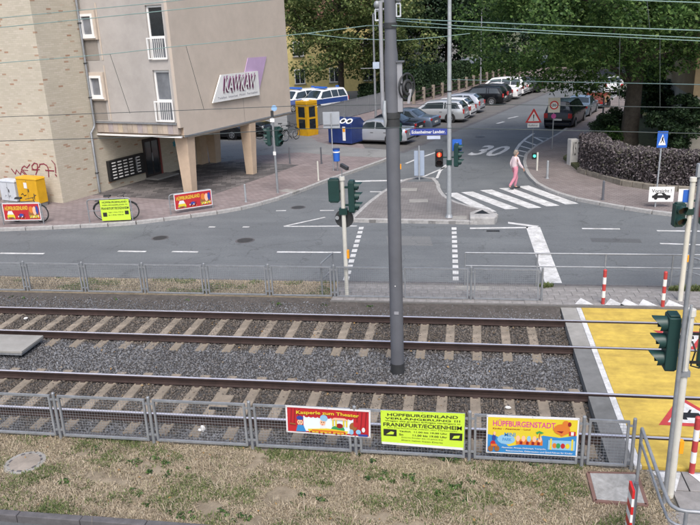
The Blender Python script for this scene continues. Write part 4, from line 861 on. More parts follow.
# right post behind the crossing
t, g = post('signal_post', 'cream signal post with two-lamp head beyond the yellow crossing', 'traffic light', (680, 301), .03, .06, 2.95, 'offwhite_pole', 'offwhite_pole')
z = up_at(g, 213)-.03; signal_head(t, (-.24, -.03, z), .25, 2, s=1.0); MB().b2(-.14, .0, -.02, .02, z+.1, z+.14).build('bracket', M['sig_green'], t); MB().b2(-.1, .12, -.08, .08, z-.0, z+.14).build('junction_box', M['sig_green'], t)
signal_head(t, (.36, .05, z+.22), math.pi, 3, s=1.12); MB().b2(.0, .3, -.02, .02, z+.3, z+.34).build('bracket', M['sig_green'], t)
zz = up_at(g, 195.5)-.03; MB().b2(-.27, -.03, .05, .065, zz-.17, zz+.17).build('white_plate', M['white'], t); MB().b2(-.17, -.04, .04, .049, zz-.14, zz+.15).build('blue_plate', M['blue'], t); MB().b2(.05, .1, -.04, .04, 1.0, 1.15).build('push_button', M['orange'], t)
# near right post
NP = G(670, 494, -.02)
t, g = post('signal_post', 'cream signal post with dark green head at near right corner', 'traffic light', NP, -.02, .052, 2.82, 'offwhite_pole', 'offwhite_pole')
P_ = PY(670, 341, g.y); hz_ = P_.z+.02; hx = P_.x-g.x
signal_head(t, (hx, .0, hz_), -R90, 3, s=.98)
for e in (-.22, .2): MB().b2(hx+.08, .0, -.018, .018, hz_+e, hz_+e+.035).build('bracket', M['sig_green'], t)
MB().b2(-.065, .065, -.068, .068, hz_-.5, hz_-.42).build('band', M['galv'], t); MB().b2(-.058, -.02, -.056, -.05, hz_-.2, hz_+.1).build('sticker', M['white'], t)
signal_head(t, (.3, .08, hz_-.12), math.pi-.2, 2, s=1.0); MB().b2(.0, .25, -.018, .018, hz_-.32, hz_-.29).build('bracket', M['black'], t); MB().b2(.0, .25, -.018, .018, hz_+.1, hz_+.13).build('bracket', M['black'], t)
MB().tube([(.05, -.03, hz_+.02), (.09, -.08, hz_-.1), (.05, -.08, hz_-.32), (.18, -.02, hz_-.38)], .012, 6).build('cable', M['black'], t); MB().tube([(-.02, -.06, hz_+.55), (-.05, -.1, hz_+.1), (-.04, -.09, hz_-.4)], .018, 6).build('conduit', M['galv_light'], t)
MB().b2(.045, .1, -.04, .04, up_at(g, 452), up_at(g, 440)).build('push_button', M['orange'], t)
t, g = post('sign_pole', 'tall thin galvanised pole in front of near right signal post', 'pole', G(664, 503, -.02), -.02, .03, 4.78, 'galv')
MB().b2(-.05, .05, -.04, .04, 4.72, 4.88).build('top_fitting', M['galv_light'], t); mb = MB(); mb.b2(.05, .07, -.2, .2, 4.2, 4.55); mb.build('sign_plate', M['red'], t); MB().b2(.0705, .078, -.16, .16, 4.24, 4.51).build('sign_face', M['white'], t)
# edge-on red and white board
P_ = PY(634, 484, 8.35)
t = thing('warning_board', 'red and white board seen edge-on on dark post in near grass', 'sign', (P_.x, 8.35, -.03)); MB().tube([(.03, 0, -.1), (.03, 0, P_.z+.05)], .028, 10).build('post', M['mast'], t, smooth=40)
for k in range(6): MB().b2(-.035, -.005, -.11, .11, P_.z-.72+k*.12, P_.z-.72+k*.12+.12).build('stripe', M['red'] if k % 2 else M['white'], t)
MB().b2(-.004, .004, -.11, .11, P_.z-.74, P_.z+.01).build('backing', M['galv'], t)
# ================================================================ RED AND WHITE POSTS
def rw_post(px, z0, h, lab):
    g = G(px[0], px[1], z0); t = thing('striped_post', lab, 'post', (g.x, g.y, z0), 0, 'red and white crossing posts')
    for k in range(5): MB().tube([(0, 0, k*h/5 - (.1 if k == 0 else 0)), (0, 0, (k+1)*h/5)], .042, 14).build('band', M['red_paint'] if k % 2 == 0 else M['white'], t, smooth=40)
    MB().sphere((0, 0, h), .042, .042, .025, 12, 4).build('cap', M['red_paint'], t, smooth=60)
rw_post((602.8, 304), .03, .86, 'red and white striped post left on rear side of the crossing'); rw_post((662.5, 306.5), .03, .86, 'red and white striped post right on rear side of the crossing'); rw_post((691.5, 473), -.02, .95, 'red and white striped post on near side of the crossing')
# ================================================================ BOLLARDS
def bollard(px, ytop, mt, r, lab, z0=PZ):
    g = G(px[0], px[1], z0); h = HT(g, ytop); t = thing('bollard', lab, 'bollard', (g.x, g.y, z0), 0, 'pavement bollards')
    MB().tube([(0, 0, -.05), (0, 0, h-.03)], r, 12).build('shaft', M[mt], t, smooth=50); MB().sphere((0, 0, h-.03), r, r, .03, 12, 4).build('cap', M[mt], t, smooth=60); MB().tube([(0, 0, -.01), (0, 0, .03)], r*1.5, 12).build('base_ring', M[mt], t)
bollard((246, 202), 184, 'galv_light', .038, 'galvanised bollard by left kerb between near and far column'); bollard((290, 163.7), 147, 'mast', .04, 'dark bollard left of two at the yard edge'); bollard((321.5, 163.7), 147, 'mast', .04, 'dark bollard right of two at the yard edge')
bollard((318.5, 180.5), 161, 'offwhite_pole', .035, 'pale bollard at the bend of left kerb'); bollard((547.3, 178.5), 160.5, 'galv_light', .05, 'blue-grey bollard at the right pavement corner'); bollard((602.7, 200), 180.5, 'mast', .045, 'dark bollard before purple hedge'); bollard((602, 128), 97, 'mast', .05, 'tall dark post left of the thick tree trunk')
# ================================================================ SIGNS
g = G(537, 170.5, PZ); t = thing('signal_bollard', 'pale bollard with small lit green lamp box at right corner', 'bollard', (g.x, g.y, PZ)); MB().tube([(0, 0, -.1), (0, 0, .82)], .042, 12).build('shaft', M['offwhite_pole'], t, smooth=50)
MB().b2(-.24, -.02, .06, .2, .5, .8).build('signal_box', M['black'], t, bevel=.01); MB().tube([(-.13, .058, .65), (-.13, .045, .65)], .06, 12).build('lit_green_lens', M['lens_green'], t)
g = G(532.3, 150.5, 0); t = thing('warning_sign', 'red triangle warning sign with exclamation mark over text plate', 'sign', (g.x, g.y, 0)); h = HT(g, 107); zt = HT(g, 122.5); dx = 0.
MB().tube([(0, 0, -.1), (0, 0, h-.1)], .022, 8).build('pole', M['galv'], t, smooth=50)
sc_ = .42; tri = [(dx+sc_*x, -.04, zt+sc_*z) for x, z in ((-1, 0), (1, 0), (.06, 1.7), (-.06, 1.7))]; sgn = MB().slab(tri, (0, -1, 0), .012).build('triangle', M['red'], t)
MB().slab([(dx+sc_*x, -.0535, zt+sc_*z) for x, z in ((-.68, .18), (.68, .18), (0, 1.36))], (0, -1, 0), .003).build('white_field', M['white'], sgn)
MB().slab([(dx+x, -.058, zt+z) for x, z in ((-.02, .2), (.02, .2), (.032, .42), (-.032, .42))], (0, -1, 0), .003).build('exclamation_bar', M['black'], sgn); MB().slab([(dx+x, -.058, zt+z) for x, z in ((-.025, .11), (.025, .11), (.025, .16), (-.025, .16))], (0, -1, 0), .003).build('exclamation_dot', M['black'], sgn)
pl = MB().b2(dx-.3, dx+.3, -.055, -.04, zt-.25, zt-.03).build('text_plate', M['white'], t); tx = MB(); put_text(tx, 'Radfahrer', lambda u, v: (dx-.24+.48*u, -.058, zt-.19+.1*v), bold=.0); tx.build('lettering', M['black'], pl)
g = G(552, 149, PZ); t = thing('speed_sign', 'square speed limit 30 zone sign on slim post by the right kerb', 'sign', (g.x, g.y, PZ)); za_, zb_ = HT(g, 112.5), HT(g, 97.5)
MB().tube([(0, 0, -.1), (0, 0, zb_)], .03, 10).build('pole', M['galv'], t, smooth=50); w2 = .30; zc = (za_+zb_)/2
pl = MB().b2(-w2, w2, -.05, -.035, za_, zb_).build('plate', mat('cream_plate', (.58, .55, .47), .5, stain=.1), t, bevel=.004); MB().tube([(0, -.051, zc), (0, -.056, zc)], .22, 24).build('red_ring', M['red'], pl, smooth=40); MB().tube([(0, -.057, zc), (0, -.06, zc)], .155, 24).build('white_disc', M['white'], pl, smooth=40)
tx = MB(); put_text(tx, '30', lambda u, v: (-.1+.2*u, -.062, zc-.075+.15*v), bold=.02); tx.build('lettering', M['black'], pl); MB().slab([(.13*math.cos(a), -.05, za_-.18+.13*math.sin(a)) for a in np.linspace(0, 2*math.pi, 8, endpoint=False)], (0, -1, 0), .006).build('small_disc', mat('magenta_disc', (.40, .05, .22), .5), t)
g = G(655, 207, PZ); t = thing('crossing_sign', 'blue pedestrian crossing sign over white caution plate before hedge', 'sign', (g.x, g.y, PZ)); dx = PY(662, 140, g.y).x-g.x
h = HT(g, 131); MB().tube([(0, 0, -.1), (dx*.5, 0, h*.5), (dx, 0, h-.02)], .028, 10).build('pole', M['galv_light'], t, smooth=50); z1_ = HT(g, 147.5); ps = MB().b2(dx-.17, dx+.17, -.05, -.035, z1_, h).build('blue_plate', M['blue'], t, bevel=.005); zm = (z1_+h)/2
MB().slab([(dx-.125, -.0505, z1_+.09), (dx+.125, -.0505, z1_+.09), (dx, -.0505, h-.1)], (0, -1, 0), .003).build('white_triangle', M['white'], ps)
fg = MB(); fg.sphere((dx+.01, -.058, zm+.08), .022, .004, .024, 8, 4); fg.slab([(dx-.025, -.055, zm-.01), (dx+.03, -.055, zm-.01), (dx+.03, -.055, zm+.06), (dx-.02, -.055, zm+.06)], (0, -1, 0), .003); fg.slab([(dx-.06, -.055, zm-.12), (dx-.035, -.055, zm-.12), (dx+.015, -.055, zm-.012), (dx-.015, -.055, zm-.012)], (0, -1, 0), .003); fg.slab([(dx+.045, -.055, zm-.12), (dx+.07, -.055, zm-.12), (dx+.028, -.055, zm-.012), (dx-.0, -.055, zm-.0125)], (0, -1, 0), .0025); fg.build('walking_figure', M['black'], ps)
z0_, z1_ = HT(g, 201.5), HT(g, 186.5); dx = PY(661, 194, g.y).x-g.x; pl = MB().b2(dx-.42, dx+.42, -.06, -.045, z0_, z1_).build('caution_plate', M['white'], t, bevel=.005)
tx = MB(); put_text(tx, 'Vorsicht !', lambda u, v: (dx-.33+.66*u, -.0635, z1_-.2+.12*v), bold=.01); tx.build('lettering', M['black'], pl)
cr = MB(); hh = z0_+.1; cr.slab([(dx-.3, -.061, hh+.04), (dx+.3, -.061, hh+.04), (dx+.31, -.061, hh+.13), (dx+.17, -.061, hh+.15), (dx+.08, -.061, hh+.23), (dx-.16, -.061, hh+.23), (dx-.25, -.061, hh+.14), (dx-.31, -.061, hh+.12)], (0, -1, 0), .003)
for e in (-.18, .18): cr.slab([(dx+e+.06*math.cos(a), -.0645, hh+.04+.06*math.sin(a)) for a in np.linspace(0, 2*math.pi, 10, endpoint=False)], (0, -1, 0), .003)
cr.build('car_symbol', M['black'], pl)
MB().slab([(dx-.13, -.0655, hh+.145), (dx+.05, -.0655, hh+.145), (dx+.0, -.0655, hh+.205), (dx-.1, -.0655, hh+.205)], (0, -1, 0), .002).build('car_symbol_window', M['white'], pl)
# grey notice board and litter bin on the left pavement
g = G(333.5, 170.5, PZ); t = thing('notice_board', 'back of pale grey board on post beside blue litter bin', 'board', (g.x, g.y, PZ)); za_, zb_ = HT(g, 128.5), HT(g, 112); MB().tube([(0, 0, -.1), (0, 0, zb_-.05)], .03, 10).build('post', M['galv_light'], t, smooth=50); MB().b2(-.40, .40, .03, .05, za_, zb_).build('board', mat('grey_board', (.33, .36, .40), .5, var=.05, stain=.12), t, bevel=.01); MB().b2(-.38, .38, .0, .028, za_+.15, za_+.2).build('rail', M['galv'], t)
g = G(336.8, 171.5, PZ); t = thing('litter_bin', 'small blue litter bin with white band on post', 'bin', (g.x+.02, g.y, PZ)); z0_, z1_ = HT(g, 161), HT(g, 149); MB().tube([(0, .12, -.1), (0, .12, z1_)], .025, 8).build('post', M['galv'], t); MB().tube([(0, 0, z0_), (0, 0, z1_)], [.15, .17], 18).build('drum', M['blue'], t, smooth=40); MB().tube([(0, 0, z1_-.16), (0, 0, z1_-.1)], .176, 18).build('band', M['white'], t, smooth=40); MB().tube([(0, 0, z1_), (0, 0, z1_+.02)], .18, 18).build('rim', M['blue_dark'], t)
# concrete pillar with graffiti
g = G(572.5, 164.5, PZ); t = thing('concrete_pillar', 'white concrete pillar with black graffiti at the end of the hedge', 'pillar', (g.x, g.y, PZ), .25); h = HT(g, 139)
MB().b2(-.2, .2, -.18, .25, -.05, h).build('shaft', mat('pillar_white', (.52, .51, .49), .8, stain=.2, bump=.2), t, bevel=.02); MB().b2(.2005, .3, -.1, .2, .3, h-.05).build('dark_side_box', M['dark_metal'], t)
tx = MB(); put_text(tx, 'K5', lambda u, v: (-.1+.2*v*0-.0+.16*u, -.184, .45+.62*v), bold=.0); tx.build('graffiti', M['black'], t)
# island nose block
nz = thing('island_nose', 'pale concrete nose block with dark top at the island corner', 'kerb block', (.45, 24.9, 0)); MB().prism([(-.42, -.6), (.42, -.6), (.52, -.3), (.3, .45), (.02, .7), (-.42, .15)], -.05, .26).build('block', M['kerb'], nz, bevel=.05)
MB().prism([(-.28, -.12), (.26, -.14), (.02, .42)], .25, .264).build('dark_inset', M['black'], nz)
# ================================================================ PHONE BOOTH, CONTAINER
g = (G(296, 137)+G(311, 139))/2; ph = thing('phone_booth', 'yellow telephone booth with glazed sides beside the yard fence', 'phone booth', (-10.3, 45.75, PZ), -.55)
MB().b2(-.48, .48, -.48, .48, 0, .18).build('base', M['yellow'], ph, bevel=.01); mb = MB(); mb.b2(-.5, .5, -.5, .5, 1.95, 2.18); mb.build('roof', M['yellow'], ph, bevel=.04); MB().sphere((0, 0, 2.18), .2, .2, .08, 12, 6).build('dome', mat('pale_dome', (.6, .64, .72), .35), ph, smooth=60)
for sx in (-1, 1):
    for sy in (-1, 1): MB().box(sx*.43, sy*.43, 1.06, .12, .12, 1.78).build('corner_post', M['yellow'], ph, bevel=.01)
for k in range(4):
    a = k*R90; c, s_ = math.cos(a), math.sin(a)
    def rb(x0, x1, z0, z1, y, th, nm, mt):
        mb = MB(); mb.b2(x0, x1, y-th, y, z0, z1); mb.v = [(x*c-y_*s_, x*s_+y_*c, z_) for x, y_, z_ in mb.v]; return mb.build(nm, mt, ph)
    rb(-.37, .37, .18, .42, -.45, .03, 'lower_panel', M['yellow']); rb(-.37, .37, 1.05, 1.16, -.45, .03, 'mid_rail', M['yellow']); rb(-.37, .37, 1.82, 1.95, -.45, .03, 'upper_panel', M['yellow'])
    rb(-.37, .37, .42, 1.05, -.46, .01, 'pane', M['glass']); rb(-.37, .37, 1.16, 1.82, -.46, .01, 'pane', M['glass'])
    for x in (-.33, .33): rb(x-.04, x+.04, .42, 1.05, -.44, .04, 'stile', M['yellow']); rb(x-.04, x+.04, 1.16, 1.82, -.44, .04, 'stile', M['yellow'])
MB().b2(-.2, .2, .1, .3, .9, 1.5).build('telephone', M['black'], ph)
cn = thing('recycling_container', 'dark blue bottle bank with white-ringed holes in sloping top', 'container', (-7.25, 42.2, PZ), -.42)
mb = MB(); mb.slab([(-.72, -.72, .08), (-.72, .72, .08), (-.72, .72, 1.2), (-.72, .35, 1.48), (-.72, -.35, 1.48), (-.72, -.72, 1.2)], (1, 0, 0), 1.62); mb.build('body', M['blue_dark'], cn, bevel=.03)
for x in (-.6, .7): MB().b2(x, x+.12, -.6, .6, 0, .079).build('skid', M['dark_metal'], cn)
nrm = Vector((0, -.28, .37)).normalized()
for x in (.25, .68):
    c = Vector((x, -.53, 1.34)); tr = MB(); u = Vector((1, 0, 0)); v = nrm.cross(u)
    def ring(r0, r1, off, nm, mt):
        m_ = MB(); n = 18; vs = []
        for rr in (r0, r1):
            for k in range(n): a = 2*math.pi*k/n; vs.append(c+u*(rr*math.cos(a))+v*(rr*math.sin(a))+nrm*off)
        m_.add(vs, [(k, (k+1) % n, n+(k+1) % n, n+k) for k in range(n)]); return m_.build(nm, mt, cn)
    ring(.13, .215, .02, 'white_ring', M['white']); ring(.001, .13, .012, 'hole', M['black'])
MB().b2(.3, .5, -.728, -.722, .25, 1.05).build('label_panel', M['white'], cn); MB().b2(.32, .48, -.733, -.729, .75, .98).build('label_patch', M['orange'], cn); MB().b2(-.05, .05, -.05, .05, 1.48, 1.7).build('lifting_lug', M['galv'], cn)
# ================================================================ CATENARY MAST
gm_ = G(397.7, 372, -.17); gm_.z = -.17
ms = thing('catenary_mast', 'tall grey tubular catenary mast standing between the two tracks', 'mast', gm_)
zn = HT(gm_, 52); zt = 11.5; z126 = HT(gm_, 126)
MB().tube([(0, 0, -.2), (0, 0, zn-.06), (0, 0, zn+.1), (0, 0, zt)], [.135, .125, .106, .085], 20).build('shaft', M['mast'], ms, smooth=50)
MB().tube([(0, 0, -.02), (0, 0, .22)], .142, 20).build('foot_sleeve', M['dark_metal'], ms, smooth=50)
def mz(y): return HT(gm_, y)
MB().b2(.105, .20, -.06, .05, mz(112), mz(62)).build('weight_cover', M['mast_light'], ms, bevel=.01); MB().b2(.09, .24, -.09, .09, mz(62.5), mz(61)).build('cover_plate', M['mast'], ms)
MB().tube([(-.16, -.02, mz(2)), (-.165, -.04, mz(25)), (-.165, -.05, mz(60)), (-.165, -.05, mz(110))], .036, 10).build('cable_duct', M['mast_light'], ms, smooth=50)
MB().tube([(-.12, -.1, mz(100)), (-.13, -.12, mz(112)), (-.11, -.15, mz(120)), (-.12, -.14, mz(126))], [.03, .042, .03, .02], 8).build('cable_socket', M['galv_light'], ms, smooth=50)
for y in (118, 28): MB().tube([(0, 0, mz(y)), (0, 0, mz(y)+.09)], .15 if y > 50 else .125, 18).build('clamp_band', M['dark_metal'], ms, smooth=50)
MB().tube([(0, 0, mz(126.5)), (0, 0, mz(112))], [.140, .132], 18).build('collar', M['dark_metal'], ms, smooth=50)
wl_ = MB(); wc = (0, 0, 0); wl_.torus(wc, .225, .018, 'y', 28, 6); wh = wl_.build('tension_wheel', M['dark_metal'], ms, smooth=60); wh.location = (.27, .06, mz(87)); wh.rotation_euler = (0, 0, 1.0)
sp = MB()
for k in range(5): a = k*2*math.pi/5+.3; sp.beam(wc, (wc[0]+.215*math.cos(a), wc[1], wc[2]+.215*math.sin(a)), .018, .022)
sp.tube([(wc[0], wc[1]-.05, wc[2]), (wc[0], wc[1]+.05, wc[2])], .08, 12); sp.build('spokes', M['dark_metal'], wh); ip = MB().torus((0, -.04, 0), .12, .03, 'y', 20, 6).build('inner_pulley', M['dark_metal'], ms, smooth=60); ip.location = (.25, .03, mz(88)); ip.rotation_euler = (0, 0, 1.0); MB().beam((.1, .02, mz(92)), (.27, .06, mz(87)), .05, .06).build('wheel_arm', M['mast'], ms); MB().beam((.3, .03, mz(104)), (.34, .06, mz(90)), .05, .05).build('wheel_strut', M['mast_light'], ms)
for sx, y0, y1 in ((-.225, 9, 20), (.15, 4, 17)):
    i_ = MB(); a, b = mz(y1), mz(y0)
    for q in (-1, 1): i_.tube([(sx+q*.035, -.02, a), (sx+q*.035, -.02, b)], .014, 8)
    i_.tube([(sx-.035, -.02, b), (sx+.035, -.02, b)], .016, 8); i_.tube([(sx-.035, -.02, a), (sx+.035, -.02, a)], .016, 8); i_.build('insulator_link', M['cabinet'], ms, smooth=60); MB().sphere((sx, -.02, b+.08), .06, .05, .07, 10, 6).build('insulator_knob', M['galv'], ms, smooth=60); MB().beam((sx, -.02, b+.12), (sx*.4, 0, b+.14), .04, .04).build('hanger_bracket', M['galv'], ms)
MB().sphere((0, -.13, mz(284)), .012, .008, .012, 8, 5).build('stud', M['white'], ms); MB().b2(-.03, .06, -.142, -.137, mz(312), mz(309)).build('tag_plate', M['mast_light'], ms)
# ================================================================ OVERHEAD WIRES
def wire(lab, pts, r, mt, cat='wire', name='overhead_wire', drop=None):
    pts = [Vector(p) for p in pts]; P = []
    for i in range(len(pts)-1):
        for k in range(6): P.append(pts[i].lerp(pts[i+1], k/6))
    P.append(pts[-1]); c = P[0].copy(); o = MB().tube([p-c for p in P], r, 6).build(name, M[mt], None); o.location = c; tag(o, lab, cat); return o
def px_wire(pts, Y): 
    P = [PY(x, y, Y) for x, y in pts]
    a = P[0]+(P[0]-P[1]).normalized()*14; b = P[-1]+(P[-1]-P[-2]).normalized()*14; return [a]+P+[b]
wr = wire('dark contact wire above the track beside the road', px_wire([(0, 117), (176, 110.6), (293, 106), (474, 104), (700, 107.8)], TY[0]), .0065, 'wire_dark')
wn_ = wire('dark contact wire above the track beside the grass', px_wire([(0, 141), (180, 136), (297, 129), (400, 127.4), (554, 130), (700, 133.6)], TY[1]), .006, 'wire_dark')
wm = wire('thick greenish messenger wire crossing the rendered building wall', px_wire([(0, 63), (110, 54), (180, 46), (307, 33.4), (367, 25.7)], TY[0]-.3)[:-1]+[PY(392, 25.6, gm_.y-.14), PY(460, 28.8, 14.6), PY(560, 34, 14.9), PY(700, 41, 15.2)], .0075, 'wire')
wire('thin greenish wire highest across the brick wall', [PY(-60, 24, TY[1]), PY(0, 18, TY[1]), PY(144, 4, TY[1]), PY(220, -4, TY[1])], .006, 'wire')
wire('greenish wire second highest across the brick wall', [PY(-60, 34, TY[1]), PY(0, 27.5, TY[1]), PY(150, 12.3, TY[1]), PY(258, 1, TY[1]), PY(372, -9, gm_.y)], .0065, 'wire')
wire('greenish span wire topmost of three before the big tree crown', [PY(396, 18.6, gm_.y), PY(460, 21.4, 12.5), PY(560, 25.7, TY[1]), PY(700, 30.5, TY[1]), PY(800, 33, TY[1])], .0075, 'wire')
wire('greenish span wire middle of three before the big tree crown', [PY(396, 20.5, gm_.y), PY(460, 26, 12.5), PY(560, 31.5, TY[1]), PY(700, 38, TY[1]), PY(800, 42, TY[1])], .0065, 'wire')
wire('pale cable before the street and thick tree trunk', [PY(452, 79.5, 25.25), PY(526, 81.4, 22), PY(620, 83, 18), PY(700, 84.6, 15.2), PY(800, 87, 13)], .0085, 'wire')
wire('thin greenish wire dipping behind the mast over the left tree', [PY(307, 33.6, TY[0]), PY(350, 38.5, TY[0]), PY(400, 40.5, TY[0]), PY(440, 37, TY[0]), PY(470, 33.5, TY[0])], .0065, 'wire')
wire('greenish wire at top right picture edge', [PY(560, -4, TY[1]), PY(640, .5, TY[1]), PY(700, 2.6, TY[1]), PY(780, 5, TY[1])], .0075, 'wire')
def dropper(a, b, Ya, Yb, lab): p, q = PY(*a, Ya), PY(*b, Yb); o = MB().tube([(0, 0, 0), q-p], .005, 5).build('dropper_wire', M['wire_dark'], None); o.location = p; tag(o, lab, 'wire')
dropper((110, 54), (130, 113.5), TY[0]-.3, TY[0], 'slanting dropper wire before the front windows'); dropper((186, 46), (204, 109.5), TY[0]-.3, TY[0], 'slanting dropper wire left of the company sign'); dropper((620, 35), (619, 106.5), TY[0], TY[0], 'dropper wire before the thick tree trunk'); dropper((647, 0), (650, 31), TY[1], TY[1], 'short dropper wire at upper right')
dropper((660, 37), (660, 107), TY[0], TY[0], 'dropper wire right of the thick tree trunk')
# ================================================================ NEAR GROUND ITEMS
mh = thing('manhole', 'round worn concrete manhole ring in dry grass at lower left', 'manhole', (*xy(G(25, 463, -.03)), -.03)); MB().tube([(0, 0, -.05), (0, 0, .012)], .33, 28).build('ring', M['concrete'], mh); MB().tube([(0, 0, .012), (0, 0, .02)], .25, 24).build('lid', mat('worn_lid', (.27, .235, .20), .9, stain=.3, bump=.6, bscale=30), mh)
for k in range(14):
    a = k*2*math.pi/14; MB().box(.255*math.cos(a), .255*math.sin(a), .012, .05+.02*math.sin(k*3), .03, .026, a+R90).build('vent_slot', M['dark_kerb'] if k % 3 else M['concrete'], mh)
pq = [G(589, 473, .0), G(636, 474, .0), G(645.6, 504, .0), G(596, 500, .0)]; cc = sum(pq, Vector())/4
cp = thing('concrete_cover', 'square grey concrete cover with brown frame in near grass', 'cover', (cc.x, cc.y, 0)); MB().prism([xy((p-cc)*.97) for p in pq], -.06, .01).build('plate', mat('mottled_concrete', (.30, .30, .295), .9, var=.2, scale=12, stain=.3, bump=.4), cp, bevel=.01)
for a, b in zip(pq, pq[1:]+pq[:1]): a2, b2 = (a-cc)*1.04, (b-cc)*1.04; MB().beam((a2.x, a2.y, -.02), (b2.x, b2.y, -.02), .05, .05).build('frame_bar', mat('rusty_frame', (.16, .09, .075), .85, stain=.2) if 'rusty_frame' not in bpy.data.materials else bpy.data.materials['rusty_frame'], cp)
pf = thing('service_platform', 'low grey concrete platform slab between the tracks at left edge', 'platform', (-11.4, 13.77, -.17)); MB().b2(-1.7, 1.57, -.44, .44, .13, .19).build('slab', M['concrete'], pf, bevel=.008); MB().b2(-1.7, 1.55, -.43, .43, .085, .1295).build('steel_frame', M['galv'], pf); 
for x in (-1.2, 0, 1.35): MB().b2(x, x+.1, -.4, .4, -.02, .084).build('support', M['dark_metal'], pf)
ts = thing('track_box', 'flat beige box with black slot between sleepers of the near track', 'track box', (*xy(G(222, 401, -.12)), -.15)); MB().b2(-.17, .17, -.2, .25, -.03, .03).build('case', M['sleeper'], ts, bevel=.01); MB().b2(-.17, .17, -.28, -.205, -.03, .02).build('slot', M['black'], ts)
g = G(203, 431, -.15); lt = MB(); lt.sphere((0, 0, .05), .05, .03, .07, 7, 5); lt.sphere((-.05, 0, .02), .05, .04, .025, 7, 4); o = lt.build('litter', M['white'], None); o.location = g; tag(o, 'scrap of white paper litter behind the near fence', 'litter')
for i, (px, lab) in enumerate((((57, 302.5), 'small white stone beside the rear rail at left'), ((26, 319), 'scrap of white litter between the rear rails'), ((165, 301.5), 'small pale stone beside the rear rail'), ((508, 408.5), 'white scrap on the ballast above the castle banner'))):
    g = G(*px, -.14); q = MB().sphere((0, 0, .02), .06, .035, .03, 6, 4).build('litter', M['white'], None); q.location = g; q.rotation_euler.z = i; tag(q, lab, 'litter')
# ================================================================ CARS (local x = nose, y = left)
PROFILES = {   # (x/L, z/H of the top line); belt height fraction; index range of the greenhouse: (rear base, roof rear, roof front, cowl)
 'sedan': ([(-.5, .40), (-.49, .60), (-.47, .655), (-.30, .675), (-.155, .955), (-.03, 1.0), (.085, .955), (.235, .665), (.40, .585), (.475, .50), (.5, .36)], .62, (3, 4, 6, 7)),
 'wagon': ([(-.5, .38), (-.49, .57), (-.482, .64), (-.455, .80), (-.40, .965), (-.12, 1.0), (.09, .955), (.235, .665), (.40, .585), (.475, .50), (.5, .36)], .61, (2, 4, 6, 7)),
 'hatch': ([(-.5, .36), (-.49, .54), (-.478, .63), (-.43, .82), (-.345, .975), (-.10, 1.0), (.09, .955), (.265, .65), (.41, .58), (.478, .48), (.5, .36)], .60, (2, 4, 6, 7)),
 'van': ([(-.5, .30), (-.492, .50), (-.485, .60), (-.465, .82), (-.42, .975), (-.08, 1.0), (.16, .95), (.33, .60), (.43, .52), (.482, .42), (.5, .30)], .57, (2, 4, 6, 7)),
}
def paint(name, c, metal=.3): dk = max(c) < .06; return mat('paint_'+name, c, rough=.22 if dk else .28, metal=metal, var=.03, scale=2, coat=.15 if dk else .5, spec=.3 if dk else .5)
PAINT = dict(silver=paint('silver', (.50, .52, .54), .5), silver2=paint('silver2', (.44, .47, .52), .5), white=paint('white', (.70, .71, .72), 0), black=paint('black', (.006, .007, .009), .1), navy=paint('navy', (.008, .011, .022), .2), bluegrey=paint('bluegrey', (.14, .18, .24), .5), dark=paint('dark', (.035, .037, .042), .3), green=paint('police_blue', (.03, .07, .25), .2), red=paint('trailer_red', (.22, .06, .045), 0), paleblue=paint('paleblue', (.22, .29, .36), .5))
M['tyre'] = mat('tyre_rubber', (.014, .014, .015), .85); M['rim'] = mat('alloy_rim', (.45, .46, .48), .35, metal=.7, var=.1); M['taillight'] = mat('taillight', (.40, .015, .015), .2, coat=.5); M['headlight'] = mat('headlight', (.62, .65, .68), .12, coat=.6); M['trim'] = mat('dark_trim', (.02, .02, .022), .6); M['plate'] = mat('number_plate', (.66, .66, .64), .5)
def wheel_meshes():
    pr = [(.30, -.1), (.315, -.085), (.32, -.03), (.32, .03), (.315, .085), (.30, .1), (.21, .1), (.20, .08), (.20, -.08), (.21, -.1)]; n = 22; mb = MB(); vs = []; fs = []; k = len(pr)
    for i in range(n):
        a = 2*math.pi*i/n
        for r, y in pr: vs.append((r*math.cos(a), y, r*math.sin(a)))
    for i in range(n):
        for j in range(k): fs.append((i*k+j, ((i+1) % n)*k+j, ((i+1) % n)*k+(j+1) % k, i*k+(j+1) % k))
    mb.add(vs, fs); rm = MB(); rm.torus((0, .085, 0), .185, .02, 'y', 20, 5); rm.tube([(0, .03, 0), (0, .1, 0)], .05, 12)
    for i in range(5):
        a = i*2*math.pi/5; rm.beam((.04*math.cos(a), .085, .04*math.sin(a)), (.185*math.cos(a), .085, .185*math.sin(a)), .07, .02, up=(0, 1, 0))
    dk = MB().tube([(0, .0, 0), (0, .02, 0)], .2, 20)
    return mb, rm, dk
_wh = None
